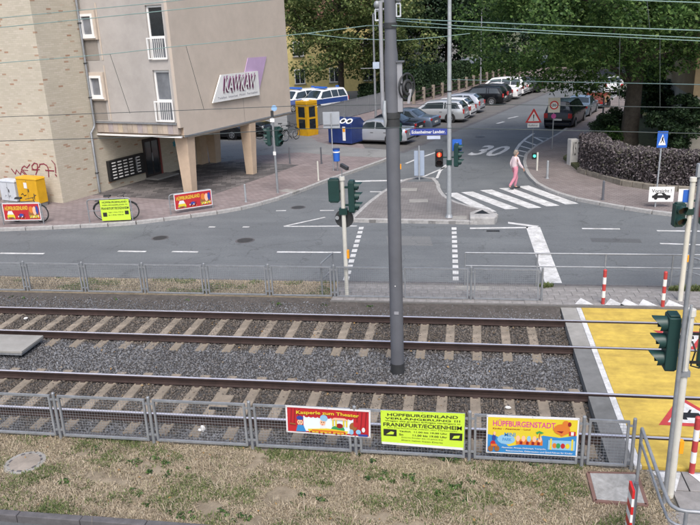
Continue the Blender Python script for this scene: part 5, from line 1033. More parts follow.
def car(name, lab, pos, head, kind, col_, L, W, H, grp, z0=0., cat='car', extras=None, roofmt=None, belt=None):
    global _wh
    t = thing(name, lab, cat, (pos[0], pos[1], z0), head, grp); prof, bf, (ib, ir, jf, jc) = PROFILES[kind]; zb = .19; bz = bf*H if belt is None else belt
    xs = [p[0]*L for p in prof]; zs = [max(p[1]*H, .3) for p in prof]
    def top(x): return float(np.interp(x, xs, zs))
    X = sorted(set(np.round(np.concatenate([xs, np.linspace(-.5*L, .5*L, 25)]), 4)))
    def section(x):
        zt = top(x); e = abs(x)/(L/2); wf = W/2*(1-.10*max(0, (e-.72)/.28)**2.2); zbl = min(bz, zt-.045); gh = max(0, zt-bz); yr = wf*.965-gh*.36 if gh > 0 else wf*.95
        e2 = max(0, (e-.93)/.07)
        return [(x, 0, zb+.05*e2), (x, wf*.86, zb+.05*e2), (x, wf*.975, zb+.09), (x, wf, .34*H), (x, wf*.995, .48*H if zt > .5*H else min(.48*H, zt-.06)), (x, wf*.965, zbl), (x, yr, zt-.035 if gh > .05 else zt-.02), (x, yr*.80, zt), (x, 0, zt+.015)]
    secs = [section(x) for x in X]; n = 9; mb = MB(); vs = []; fs = []
    for s_ in secs: vs += s_
    for s_ in secs: vs += [(a, -b, c) for a, b, c in s_]
    m_ = len(secs)*n
    for i in range(len(secs)-1):
        for j in range(n-1):
            a, b, c, d = i*n+j, (i+1)*n+j, (i+1)*n+j+1, i*n+j+1; fs.append((a, b, c, d)); fs.append((m_+d, m_+c, m_+b, m_+a))
    for i in (0, len(secs)-1): fs.append(tuple(i*n+j for j in range(n)) + tuple(m_+i*n+j for j in range(n-1, -1, -1)))
    mb.add(vs, fs); bm_ = mb.build('body', PAINT[col_], t, smooth=38)
    # glass
    def side(x, k, sgn, off=.006):
        zt = top(x); s_ = section(x); a, b = Vector(s_[5]), Vector(s_[6]); p = a.lerp(b, k); p.y += off; p.y *= sgn; return p
    xr0, xr1, xf1, xf0 = xs[ib], xs[ir], xs[jf], xs[jc]; rear_off = .30 if kind in ('wagon', 'hatch', 'van') else .12
    lo, hi = .10, .86
    def xa(k): return xr0+(xr1-xr0)*k
    def xb(k): return xf0+(xf1-xf0)*k
    xm = (xr1+xf1)/2-.12 if kind != 'van' else xf1-.95
    wins = [(lambda k: xm+.035, lambda k: xb(k)-.14), (lambda k: max(xa(k)+rear_off, xr1*.86) if kind in ('wagon', 'van') else xa(k)+rear_off+.05, lambda k: xm-.035)]
    if kind in ('wagon', 'van'):
        xq = xr1*.55; wins[1] = (lambda k: xq+.03, lambda k: xm-.035); wins.append((lambda k: xa(k)+.16, lambda k: xq-.03))
    for sgn in (1, -1):
        for fa, fb in wins:
            g_ = MB(); N = 6; vs = []; fs = []
            for i in range(N+1):
                for k in (lo, .5, hi): x = fa(k)+(fb(k)-fa(k))*i/N; vs.append(side(x, k, sgn))
            for i in range(N):
                for q in range(2): a = i*3+q; fs.append((a, a+3, a+4, a+1) if sgn > 0 else (a+1, a+4, a+3, a))
            g_.add(vs, fs); g_.build('side_window', M['carglass'], t)
    def screen(x0, x1, nm, k0, k1, out):
        g_ = MB(); vs = []; fs = []; N = 4; Q = 6
        for i in range(N+1):
            k = k0+(k1-k0)*i/N; x = x0+(x1-x0)*k; s_ = section(x); yw = min(s_[6][1]*.94, s_[7][1]*1.16); zt = top(x)
            for j in range(Q+1):
                f = -1+2*j/Q; zz = zt+.015*(1-abs(f))-(.03*max(0, abs(f)-.8)/.2)
                vs.append((x+out*.012, yw*f, zz+.010))
        for i in range(N):
            for j in range(Q): a = i*(Q+1)+j; fs.append((a, a+1, a+Q+2, a+Q+1))
        g_.add(vs, fs); g_.build(nm, M['carglass'], t)
    screen(xf0, xf1, 'windscreen', .06, .93, 1); screen(xr0, xr1, 'rear_window', .12, .9, -1)
    # wheels
    if _wh is None: _wh = wheel_meshes()
    wx = (.31*L, -.285*L) if kind != 'van' else (.33*L, -.30*L)
    for x in wx:
        for sgn in (1, -1):
            ar = MB(); yy = sgn*(W/2*.93); ar.tube([(x, yy, .33), (x, sgn*(W/2+.004), .33)], .375, 22); 
            a_ = ar.build('wheel_arch', M['trim'], t)
            w_ = _wh[0].build('wheel', M['tyre'], t, smooth=40); w_.location = (x, sgn*(W/2-.075), .32); w_.rotation_euler = (0, 0, 0 if sgn > 0 else math.pi)
            _wh[2].build('brake_disc', M['trim'], w_); _wh[1].build('rim', M['rim'], w_, smooth=40)
    # lights, plates, bumpers, mirrors, handles
    for sgn in (1, -1):
        yl = sgn*W/2*.74; MB().box(L/2-.07, yl, zs[-2]*.86+.03, .12, W*.19, .13, -sgn*.25).build('headlight', M['headlight'], t, bevel=.02)
        tall = kind in ('wagon', 'hatch', 'van'); MB().box(-L/2+.055, sgn*W/2*.80, (bf*H*.86 if tall else bf*H*.9), .10, W*.13, .30 if tall else .14, sgn*.12).build('tail_light', M['taillight'], t, bevel=.015)
        MB().box(xf0-.28, sgn*(W/2+.06), bz+.05, .10, .17, .12).build('mirror', PAINT[col_], t, bevel=.03)
        for fa in (xm+.08, xm-.75): MB().box(fa+.12, sgn*(W/2*.998), .50*H, .18, .02, .03).build('door_handle', M['trim'], t)
        MB().b2(-.24*L, .25*L, sgn*W/2*.985-.008, sgn*W/2*.985+.008, .2, .25).build('sill_strip', M['trim'], t)
    MB().box(L/2-.03, 0, .36, .08, W*.62, .10).build('grille', M['trim'], t, bevel=.02); MB().box(-L/2+.02, 0, .36, .09, W*.78, .10).build('rear_bumper_strip', M['trim'], t, bevel=.02)
    MB().b2(L/2+.012, L/2+.02, -.26, .26, .40, .51).build('number_plate', M['plate'], t); z = .62 if kind != 'sedan' else .58; MB().b2(-L/2-.018, -L/2+.02, -.26, .26, z-.05, z+.06).build('number_plate', M['plate'], t)
    if extras: extras(t, L, W, H, top)
    return t
ROW = 'cars parked nose-in along the left of the side street'
HEADL = math.atan2(.317, -.9484)          # nose away from the carriageway
def stall(t, o=-2.55): p = S(t, o, 0); return p
# rear bumpers sit near the gutter line; pixel = middle of the tail
def park(px_tail, L, turn=0.):
    g = G(*px_tail); d = Vector((math.cos(HEADL+turn), math.sin(HEADL+turn), 0)); return g+d*(L/2), HEADL+turn
def add_row(px, kind, colr, L, W, H, lab, turn=0.):
    p, hd = park(px, L, turn); car('parked_car', lab, p, hd, kind, colr, L, W, H, ROW)
add_row((411.5, 143.5), 'sedan', 'silver2', 4.45, 1.74, 1.42, 'silver saloon parked between the blue bottle bank and the mast', .04)
add_row((421, 136), 'sedan', 'navy', 4.4, 1.74, 1.40, 'dark saloon parked right behind the silver saloon', .02)
add_row((436.5, 130.5), 'sedan', 'bluegrey', 4.5, 1.76, 1.42, 'blue-grey saloon parked before the silver estate', .0)
add_row((467, 121.5), 'wagon', 'silver', 4.6, 1.76, 1.50, 'silver estate car parked beside the tall lamp pole', .08)
add_row((473.5, 117.5), 'hatch', 'white', 4.0, 1.70, 1.42, 'white hatchback mostly hidden behind the silver estate', .04)
add_row((482.5, 112.5), 'hatch', 'silver2', 3.95, 1.70, 1.46, 'small silver hatchback parked beside black estate', .05)
add_row((505.5, 104.5), 'wagon', 'black', 4.5, 1.76, 1.52, 'black estate car parked in the middle of the row', .05)
add_row((510.5, 101.5), 'wagon', 'dark', 4.5, 1.76, 1.50, 'dark estate car just behind the black estate', .03)
add_row((519.5, 98.8), 'sedan', 'white', 4.5, 1.76, 1.44, 'white saloon parked beyond the two dark estates', .03)
add_row((525.5, 95.6), 'van', 'white', 4.6, 1.80, 1.70, 'white people carrier far along the parked row', .03)
add_row((531, 93.8), 'sedan', 'silver', 4.4, 1.74, 1.42, 'silver saloon far along the parked row', .03)
add_row((541, 92.3), 'hatch', 'dark', 4.1, 1.72, 1.45, 'dark hatchback at the far end of the parked row', .03)
KERBG = 'vehicles parked along the right kerb'
def kerbcar(px_rear, L, kind, colr, W, H, lab, turn=0., name='parked_car', cat='car'):
    g = G(*px_rear); p = g+SD*(L/2); return car(name, lab, p, SANG+turn, kind, colr, L, W, H, KERBG, cat=cat)
kerbcar((557, 129.8), 4.7, 'van', 'navy', 1.86, 1.74, 'dark blue people carrier parked behind speed limit sign', .0)
kerbcar((574.5, 119), 4.3, 'sedan', 'paleblue', 1.74, 1.42, 'pale blue-grey saloon parked ahead of the dark people carrier', .0)
kerbcar((613, 94.6), 4.3, 'hatch', 'white', 1.74, 1.5, 'white and dark hatchback farthest along the right kerb', .0)
g = G(592, 110.5); tr = thing('box_trailer', 'open red box trailer parked ahead of the pale saloon', 'trailer', (g.x+SD.x*1.3, g.y+SD.y*1.3, 0), SANG, KERBG)
MB().b2(-1.35, 1.35, -.85, .85, .48, .56).build('floor', M['wood_dark'], tr)
for y in (-.85, .82): MB().b2(-1.35, 1.35, y, y+.03, .56, 1.05).build('side_board', PAINT['red'], tr)
for x in (-1.35, 1.32): MB().b2(x, x+.03, -.818, .818, .56, 1.05).build('end_board', PAINT['red'], tr)
for k in range(6): MB().b2(-1.3+k*.44, -1.27+k*.44, -.88, -.852, .56, 1.05).build('stake', mat('pale_wood', (.42, .28, .18), .8) if k == 0 else bpy.data.materials['pale_wood'], tr)
for y in (-.95, .95): w_ = _wh[0].build('wheel', M['tyre'], tr, smooth=40); w_.location = (0, y, .32); MB().b2(-.45, .45, -.1, .1, .68-.32, .72-.32).build('mudguard', M['trim'], w_)
MB().beam((1.3, 0, .5), (2.4, 0, .5), .08, .08).build('drawbar', M['dark_metal'], tr)
for y in (-.65, .65): MB().b2(-1.39, -1.352, y-.1, y+.1, .5, .6).build('tail_light', M['taillight'], tr)
# police vans in the yard
def police(t, L, W, H, top):
    for sgn in (1, -1): MB().b2(-.44*L, .40*L, sgn*W/2*1.003-.006, sgn*W/2*1.003+.006, .62, 1.0).build('blue_side_stripe', PAINT['green'], t)
    MB().b2(.30*L, .42*L, -W*.4, W*.4, .42*H+.14, .42*H+.16).build('bonnet_stripe', PAINT['green'], t)
    lb = MB().b2(.02*L, .02*L+.32, -W*.36, W*.36, H+.02, H+.16).build('light_bar', M['blue'], t, bevel=.03); MB().b2(-.40*L, -.36*L, -.12, .12, H+.01, H+.12).build('rear_beacon', M['blue'], t)
for px, hd, lab in (((322, 112.5), math.pi+.95, 'white and blue police van parked in the yard behind the phone booth'), ((297, 113), math.pi+.95, 'white and blue police van half hidden by the rendered building')):
    g = G(*px); car('police_van', lab, g+Vector((0, .9, 0)), hd, 'van', 'white', 4.4, 1.8, 1.75, 'police vans in the yard', z0=PZ, cat='van', extras=police)
g = G(238, 140, PZ); car('parked_car', 'dark car parked in the yard behind the far column', (g.x-.6, g.y+2.2), BANG+.1, 'sedan', 'black', 4.4, 1.75, 1.42, 'cars in the yard', z0=PZ)
g = G(222, 141, PZ); car('parked_car', 'dark car parked in the yard seen under the overhang', (g.x-.5, g.y+1.4), BANG+.1, 'hatch', 'dark', 4.1, 1.72, 1.42, 'cars in the yard', z0=PZ)
# ================================================================ BICYCLES
def bicycle(pos, rz, frame_m, lab, lean=.06, z0=PZ, grp='bicycles left on the pavement'):
    t = thing('bicycle', lab, 'bicycle', (pos[0], pos[1], z0), rz, grp); t.rotation_euler = (lean, 0, rz); R_ = .33
    for x in (-.52, .52):
        w_ = MB().torus((0, 0, 0), R_, .019, 'y', 30, 6).build('wheel', M['tyre'], t, smooth=60); w_.location = (x, 0, R_+.02)
        MB().torus((0, 0, 0), R_-.028, .01, 'y', 30, 5).build('rim', M['rim'], w_, smooth=60)
        s_ = MB()
        for k in range(12): a = 2*math.pi*k/12; s_.tube([(0, .02*(-1)**k, 0), ((R_-.03)*math.cos(a), 0, (R_-.03)*math.sin(a))], .002, 4)
        s_.tube([(0, -.04, 0), (0, .04, 0)], .02, 8); s_.build('spokes', M['galv'], w_)
    f = MB(); bb = (-.08, 0, .29); st = (-.2, 0, .78); hd = (.36, 0, .82); hb = (.39, 0, .70)
    for a, b, r in ((bb, st, .016), (bb, hb, .018), (st, hd, .016), (bb, (-.52, .05, .35), .010), (bb, (-.52, -.05, .35), .010), ((-.19, .02, .72), (-.52, .05, .35), .009), ((-.19, -.02, .72), (-.52, -.05, .35), .009), (hb, hd, .02)): f.tube([a, b], r, 8)
    f.build('frame', frame_m, t, smooth=50)
    k = MB(); k.tube([(.385, 0, .70), (.40, .05, .64), (.52, .055, .35)], .012, 6); k.tube([(.385, 0, .70), (.40, -.05, .64), (.52, -.055, .35)], .012, 6); k.build('fork', M['galv'], t)
    h = MB(); h.tube([(.36, 0, .82), (.34, 0, .95)], .013, 8); h.tube([(.22, .28, .97), (.36, .2, .98), (.36, 0, .95), (.36, -.2, .98), (.22, -.28, .97)], .012, 8); h.build('handlebar', M['dark_metal'], t, smooth=60)
    s_ = MB(); s_.tube([(-.2, 0, .78), (-.23, 0, .9)], .012, 8); s_.box(-.26, 0, .93, .26, .15, .06, 0, 0, .9, .7); s_.build('saddle', M['black'], t, bevel=.02)
    c = MB(); c.torus((-.08, -.04, .29), .085, .01, 'y', 18, 5); c.beam((-.08, -.06, .29), (-.02, -.06, .14), .015, .025); c.beam((-.08, .06, .29), (-.14, .06, .44), .015, .025); c.b2(-.06, .02, -.12, -.06, .12, .14); c.b2(-.18, -.1, .06, .12, .44, .46); c.build('crankset', M['dark_metal'], t)
    m_ = MB(); m_.tube([(-.52+.36*math.cos(a), 0, .35+.36*math.sin(a)) for a in np.linspace(.5, 2.9, 8)], .022, 6); m_.tube([(.52+.36*math.cos(a), 0, .35+.36*math.sin(a)) for a in np.linspace(.6, 2.4, 7)], .022, 6); m_.build('mudguards', M['dark_metal'], t)
    r_ = MB(); r_.b2(-.75, -.3, -.06, .06, .74, .755); r_.tube([(-.6, .05, .74), (-.52, .06, .36)], .006, 5); r_.tube([(-.6, -.05, .74), (-.52, -.06, .36)], .006, 5); r_.build('carrier', M['dark_metal'], t)
g = G(27, 223, PZ); bicycle((g.x, g.y+.18), -.02, M['dark_metal'], 'bicycle leaning behind the red banner before yellow cabinet')
g = G(115.5, 221, PZ); bicycle((g.x, g.y+.2), .12, M['dark_metal'], 'bicycle leaning behind the lime banner before mailbox wall')
bg_ = M['galv']
for i, (px, rz, lab) in enumerate((((285, 138), .4, 'bicycle parked just left of the phone booth'), ((291, 140.5), 1.1, 'bicycle parked nearest the phone booth corner'), ((268, 139), .1, 'bicycle parked behind the left signal post'))):
    g = G(*px, PZ); bicycle((g.x, g.y), rz, M['dark_metal'] if i != 1 else M['galv'], lab)
# ================================================================ PERSON on the zebra crossing
def skinned(name, joints, edges, mt, parent, levels=2):
    me = bpy.data.meshes.new(name); me.from_pydata([j[:3] for j in joints], edges, []); o = bpy.data.objects.new(name, me); col.objects.link(o); o.parent = parent
    sk = o.modifiers.new('skin', 'SKIN'); sk.use_smooth_shade = True
    for i, j in enumerate(joints): me.skin_vertices[0].data[i].radius = (j[3], j[4] if len(j) > 4 else j[3])
    me.skin_vertices[0].data[0].use_root = True
    sb = o.modifiers.new('sub', 'SUBSURF'); sb.levels = levels; sb.render_levels = levels; me.materials.append(mt); return o
g = G(514.5, 189, 0); pe = thing('person', 'walking person in pale pink jacket and rose trousers on zebra crossing', 'person', (g.x, g.y, .006), math.atan2(.42, .9))
pe.scale = (.94, .94, .94)
J = [(0, 0, .90, .13, .10), (0, 0, 1.08, .12, .09), (0, 0, 1.28, .15, .10), (.01, 0, 1.42, .06, .06), (.02, 0, 1.50, .05, .05),
     (.0, .09, .86, .085), (.14, .095, .50, .058), (.06, .095, .10, .042), (.19, .10, .045, .035),
     (.0, -.09, .86, .085), (-.06, -.095, .50, .058), (-.30, -.095, .16, .042), (-.2, -.10, .06, .035),
     (.0, .17, 1.36, .055), (-.1, .21, 1.10, .042), (-.02, .21, .88, .032), (.0, .21, .80, .03),
     (.0, -.17, 1.36, .055), (.10, -.21, 1.11, .042), (.26, -.2, .93, .032), (.31, -.2, .87, .03)]
Ed = [(0, 1), (1, 2), (2, 3), (3, 4), (0, 5), (5, 6), (6, 7), (7, 8), (0, 9), (9, 10), (10, 11), (11, 12), (2, 13), (13, 14), (14, 15), (15, 16), (2, 17), (17, 18), (18, 19), (19, 20)]
skinned('body', J, Ed, M['skin'], pe)
def grow(idx, k): return [(*J[i][:3], *[r*k+.01 for r in J[i][3:]]) for i in idx]
ji = [0, 1, 2, 3, 13, 14, 15, 17, 18, 19]; skinned('jacket', grow(ji, 1.3), [(0, 1), (1, 2), (2, 3), (2, 4), (4, 5), (5, 6), (2, 7), (7, 8), (8, 9)], M['cloth_pink'], pe)
ti_ = [0, 5, 6, 7, 9, 10, 11, 1]; skinned('trousers', grow(ti_, 1.12), [(0, 1), (1, 2), (2, 3), (0, 4), (4, 5), (5, 6), (0, 7)], M['cloth_rose'], pe)
hdm = MB(); hdm.sphere((.04, 0, 1.585), .098, .078, .118, 16, 10); hdm.sphere((.137, 0, 1.575), .02, .016, .024, 8, 5); hdm.sphere((.03, .08, 1.58), .02, .012, .03, 8, 5); hdm.sphere((.03, -.08, 1.58), .02, .012, .03, 8, 5); hd_ = hdm.build('head', M['skin'], pe, smooth=70)
hr = MB(); hr.sphere((.018, 0, 1.625), .105, .092, .098, 16, 10); hr.sphere((-.035, 0, 1.56), .07, .082, .10, 12, 8); hr.build('hair', M['hair'], hd_, smooth=70)
fc = MB(); fc.sphere((.128, .032, 1.598), .01, .012, .007, 6, 4); fc.sphere((.128, -.032, 1.598), .01, .012, .007, 6, 4); fc.build('eyes', M['black'], hd_); MB().sphere((.126, 0, 1.525), .01, .022, .006, 6, 4).build('mouth', M['red_paint'], hd_)
for c_, a_ in (((.21, .10, .045), 0), ((-.20, -.10, .075), .5)): sh = MB(); sh.sphere((0, 0, 0), .13, .045, .045, 12, 6); so = sh.build('shoe', M['dark_metal'], pe, smooth=60); so.location = c_; so.rotation_euler = (0, a_, 0)
for sy, b in ((1, (.0, .21, .79)), (-1, (.315, -.2, .86))):
    for k in range(4): MB().tube([(b[0]-.02+.016*k, b[1], b[2]), (b[0]-.02+.016*k+.01, b[1]-.005*sy, b[2]-.045), (b[0]-.015+.014*k, b[1]-.02*sy, b[2]-.08)], [.009, .009, .007], 6).build('finger', M['skin'], pe, smooth=60)
    MB().tube([(b[0]+.03, b[1], b[2]+.03), (b[0]+.05, b[1]-.015*sy, b[2]-.02)], [.011, .008], 6).build('thumb', M['skin'], pe, smooth=60)
# ================================================================ VEGETATION
def leaf_verts(c, size, up=.35):
    N = len(c); n = rng.normal(size=(N, 3)); n[:, 2] = np.abs(n[:, 2])+up; n /= np.linalg.norm(n, axis=1, keepdims=True)
    a = rng.normal(size=(N, 3)); u = np.cross(n, a); u /= np.linalg.norm(u, axis=1, keepdims=True); v = np.cross(n, u)
    s = size*rng.uniform(.45, 1.5, (N, 1)); 
    return np.stack([c-u*s*.5, c-v*s*.33+n*s*.1, c+u*s*.5, c+v*s*.33+n*s*.1], 1)
def clump_points(cen, rad, nleaf):
    """cen (K,3), rad (K,) -> points through flattened blobs"""
    K = len(cen); d = rng.normal(size=(K, nleaf, 3)); d /= np.linalg.norm(d, axis=2, keepdims=True); r = rng.uniform(.25, 1, (K, nleaf, 1))**.6
    return (cen[:, None]+d*r*rad[:, None, None]*np.array([1, 1, .62])).reshape(-1, 3)
def crown_centres(K, c, r, shell=.55, low=None):
    d = rng.normal(size=(K*2, 3)); d /= np.linalg.norm(d, axis=1, keepdims=True); q = rng.uniform(shell**3, 1, (len(d), 1))**(1/3)
    lob = 1+.16*np.sin(d[:, :1]*5+1.3)*np.cos(d[:, 1:2]*4)+.1*np.sin(d[:, 2:]*7+d[:, :1]*6)
    p = np.array(c)+d*q*lob*np.array(r)
    if low is not None: p = p[p[:, 2] > low]
    return p[:K]
def trunk(mb, base, top, r0, r1, bend=.3, n=8):
    b, t = Vector(base), Vector(top); P = []; R_ = []
    for i in range(n+1):
        k = i/n; p = b.lerp(t, k); p.x += bend*math.sin(k*3.0)*.3; p.y += bend*math.cos(k*2.3)*.2-bend*.2; P.append(p); R_.append(r0+(r1-r0)*k if k > .08 else r0*(1.35-.35*k/.08))
    mb.tube(P, R_, 12); return P
def tree(name, lab, base, H, cc, cr, K, nl, leaf, tr, mt, grp=None, low=None, shell=.55, crad=None, limbs=9, cat='tree', extra=None):
    o = thing(name, lab, cat, base, 0, grp); mb = MB(); P = trunk(mb, (0, 0, -.2), (cc[0]*.3, cc[1]*.3, H*.62), tr, tr*.4)
    cen = crown_centres(K, cc, cr, shell, low)
    if extra is not None: cen = np.concatenate([cen, np.array(extra)])
    pick = cen[rng.choice(len(cen), min(limbs, len(cen)), replace=False)]
    for q in pick:
        k = random.uniform(.4, .95); p0 = P[int(k*8)]; q = Vector(q); m_ = p0.lerp(q, .5)+Vector((0, 0, -.12*(q-p0).length*.5)); mb.tube([p0, m_, q], [tr*.34, tr*.2, tr*.06], 7)
    mb.build('trunk', M['bark'], o, smooth=60)
    rd = np.full(len(cen), crad or .2*min(cr))*rng.uniform(.7, 1.35, len(cen))
    pts = clump_points(cen, rd, nl); pieces('crown', mt, leaf_verts(pts, leaf), [(0, 1, 2, 3)], 4, o, None); return o
# big tree on the right
bx = G(627, 150, .3); bx.z = .2
ex = []
for x, y, Yd in ((478, 48, 2), (490, 58, 1), (505, 64, 0), (520, 66, -1), (532, 74, -1), (548, 80, 1.5), (560, 80, 2), (575, 84, 2), (590, 84, 2), (602, 86, 2), (585, 72, -2), (530, 62, -3), (500, 50, -2), (470, 35, 0), (475, 18, 0), (560, 66, -3), (612, 70, -3), (650, 72, -2), (680, 62, -3), (640, 58, -4), (600, 56, -4), (690, 50, -3), (495, 35, -2), (540, 48, -4)):
    p_ = PY(x, y, bx.y+Yd); ex.append(tuple(p_-bx))
tree('street_tree', 'large leafy tree with thick dark trunk behind the purple hedge', bx, 14, (.4, .3, 9.2), (8.6, 7.5, 5.6), 380, 360, .155, .46, M['leaf_near'], None, low=4.9, shell=.5, crad=1.0, limbs=16, extra=ex)
# plane tree on the left yard
lt_ = G(341, 100, PZ); lt_.z = PZ
ex = [tuple(PY(x, y, lt_.y+d)-lt_) for x, y, d in ((300, 70, -1), (312, 74, 0), (325, 70, -2), (355, 72, -1), (370, 74, 0), (385, 68, -1), (405, 62, 0), (425, 55, 0), (432, 40, 0), (420, 25, 0), (395, 50, -2), (300, 50, -1), (296, 30, 0), (300, 10, 0), (370, 55, -2), (345, 52, -3), (318, 62, -3), (330, 58, -3), (300, 42, -3), (350, 40, -4), (395, 36, -3), (338, 20, -4), (410, 45, -2), (300, 4, -3), (360, 15, -4))]
tree('plane_tree', 'broad yellow-green tree behind the mast and police vans', lt_, 15, (.6, .2, 9.5), (7.4, 6.2, 6.4), 230, 210, .25, .34, M['leaf_mid'], None, low=2.6, shell=.4, crad=1.25, limbs=16, extra=ex)
# dark conifers and trees beyond
def conifer(lab, base, H, R_, K=110):
    o = thing('conifer', lab, 'tree', base, 0, 'dark conifers beyond the parked cars'); MB().tube([(0, 0, -.2), (0, 0, H*.9)], [.3, .05], 10).build('trunk', M['bark'], o, smooth=60); cen = []
    for i in range(K):
        k = rng.uniform(0, 1)**.8; z = .8+k*(H-1); a = rng.uniform(0, 6.28); rr = R_*(1-k)**.8*rng.uniform(.45, 1.05); cen.append((rr*math.cos(a), rr*math.sin(a), z))
    pts = clump_points(np.array(cen), np.full(K, R_*.28), 130); pieces('crown', M['conifer'], leaf_verts(pts, .3, .1), [(0, 1, 2, 3)], 4, o, None)
p_ = G(452, 86); conifer('tall dark conifer just right of the lamp pole', S(38, -13.5), 17, 3.6, 150); conifer('dark conifer left of the lamp pole behind the hedge', S(30, -16), 14, 3.2, 120); conifer('dark spreading conifer between lamp pole and big tree crown', S(48, -11.5), 15, 3.4, 120); conifer('dark conifer farthest behind the parked row', S(62, -11), 16, 3.6)
# rows of far trees
protos = []
def far_tree(lab, pos, H, R_, mt, K=95, leaf=.42, nl=110, grp='far trees closing the view'):
    return tree('broadleaf_tree', lab, pos, H, (0, 0, H*.62), (R_, R_, H*.42), K, nl, leaf, .3, mt, grp, low=.9, crad=R_*.3, limbs=7)
a_ = far_tree('dense green tree in far tree row beyond the street', Vector((30, 84, .1)), 15, 6.0, M['leaf_near']); b_ = far_tree('dense dark tree in far tree row beyond the street', Vector((24, 100, .1)), 17, 6.5, M['leaf_dark']); c_ = far_tree('pale yellow-green tree in far tree row beyond the yard', Vector((-28, 92, .1)), 16, 6.2, M['leaf_mid'])
def copy_tree(o, pos, rz, s):
    c = o.copy(); col.objects.link(c); c.location = pos; c.rotation_euler = (0, 0, rz); c.scale = (s, s, s)
    for ch in o.children: d = ch.copy(); col.objects.link(d); d.parent = c
for (src, x, y, rz, s) in ((b_, 33, 104, 1, 1.1), (a_, 17.5, 112, 2, 1.15), (b_, 40, 90, 3, 1.1), (a_, 22, 64, 4, .95), (b_, 29, 70, 5, 1.0), (a_, 38, 74, .5, 1.1), (a_, 46, 84, 1.5, 1.1), (b_, 12, 118, 2.5, 1.2), (b_, 4, 112, .7, 1.15), (a_, -3, 108, 1.9, 1.2), (b_, -11, 104, 2.9, 1.15), (c_, -20, 108, 1.1, 1.2), (c_, -38, 104, 2.2, 1.2), (c_, -48, 92, 3.3, 1.1), (b_, 26, 48, 1.2, .8), (a_, 20, 40, 2.1, .75), (b_, -2.5, 84, 1.0, .85), (b_, 22, 118, .4, 1.0), (a_, 27, 126, 2.4, 1.1), (a_, 24, 116, .2, 1.2), (b_, -9.5, 88, .3, .9), (a_, 19.5, 90, .9, 1.0)): copy_tree(src, (x, y, .1), rz, s)
# ---- hedges and shrubs
def hedge(name, lab, path_, w, h, z0, mt, dens, leaf, grp=None, core=(.03, .025, .02)):
    o = thing(name, lab, 'hedge', (path_[0][0], path_[0][1], z0), 0, grp); P = [Vector((p[0]-path_[0][0], p[1]-path_[0][1], 0)) for p in path_]; mb = MB(); pts = []
    for a, b in zip(P[:-1], P[1:]):
        t = (b-a).normalized(); n = Vector((-t.y, t.x, 0)); mb.beam(a+Vector((0, 0, h*.47)), b+Vector((0, 0, h*.47)), w*.72, h*.86)
        N = int((b-a).length*dens); k = rng.uniform(-.03, 1.03, N); face = rng.uniform(0, 1, N); per = h*2+w; q = face*per
        side = np.where(q < h, -1., np.where(q < 2*h, 1., 0.)); zz = np.where(q < h, q, np.where(q < 2*h, q-h, h)); off = np.where(side == 0, (q-2*h)/w*2-1, side)*w/2
        bump = .05*np.sin(k*(b-a).length*3.1)+.03*np.sin(k*(b-a).length*7+zz*5); jit = rng.normal(0, .045, (N, 3)); base = np.array(a)[None]+np.array(b-a)[None]*k[:, None]+np.array(n)[None]*(off*(1+bump*1.2))[:, None]
        base[:, 2] += zz*(1+bump*.6); pts.append(base+jit)
    mb.build('dark_core', mat('hedge_core_'+lab[:9], core, .95), o); pieces('foliage', mt, leaf_verts(np.concatenate(pts), leaf, .1), [(0, 1, 2, 3)], 4, o, None); return o  # solid dark core stands in for the shade inside the hedge
# garden at the right: raised bed with low wall, purple hedge
wallpx = [(579, 172), (588, 175), (600, 178.5), (623, 185.5), (654, 190), (690, 192), (720, 193)]
WP = [G(x, y, PZ) for x, y in wallpx]; back = [S(-8, 10.4), S(60, 10.4)]
gl_ = [xy(p) for p in WP]+[(16, 29.3), (30, 30), (45, 60), xy(S(70, 16)), xy(S(30, 10.3)), xy(S(-6, 8.7))]
struct(MB().prism(gl_, .05, .26).build('garden_bed', M['garden']))
lw = thing('garden_wall', 'low rough stone edging wall beneath the purple hedge', 'wall', (WP[0].x, WP[0].y, PZ)); o0 = WP[0]
for a, b in zip(WP[:-1], WP[1:]):
    d = b-a; n_ = max(1, int(d.length/.42))
    for i in range(n_): p, q = a+d*(i/n_)-o0, a+d*((i+.97)/n_)-o0; MB().beam((p.x, p.y, .1), (q.x, q.y, .1), .2+random.uniform(-.03, .03), .24+random.uniform(-.03, .03)).build('wall_stone', mat('wall_stone', (.20, .18, .15), .9, var=.25, scale=6, stain=.3, bump=.5) if 'wall_stone' not in bpy.data.materials else bpy.data.materials['wall_stone'], lw, bevel=.02)
HP = [(p.x+.25, p.y+.62) for p in WP]; HP[0] = (WP[0].x+.55, WP[0].y+.35)
hedge('purple_hedge', 'clipped purple-brown hedge curving round the right corner garden', [xy(S(-7.0, 10.1)), (HP[0][0]+.28, HP[0][1]+.4)]+HP[1:], .95, 1.28, .2, M['hedge_purple'], 4200, .085)
def shrub(lab, pos, r, mt, n, leaf, h=None):
    o = thing('shrub', lab, 'shrub', pos, 0, None); MB().tube([(0, 0, -.1), (0, 0, r*.8)], [.08, .04], 7).build('stem', M['bark'], o); h = h or r
    cen = crown_centres(38, (0, 0, h*.95), (r*.8, r*.8, h*.8), .5, .1); pts = clump_points(cen, np.full(len(cen), r*.32), n); pieces('foliage', mt, leaf_verts(pts, leaf), [(0, 1, 2, 3)], 4, o, None)
def gp(x, y, z=.26): g = G(x, y, z); return Vector((g.x, g.y, z))
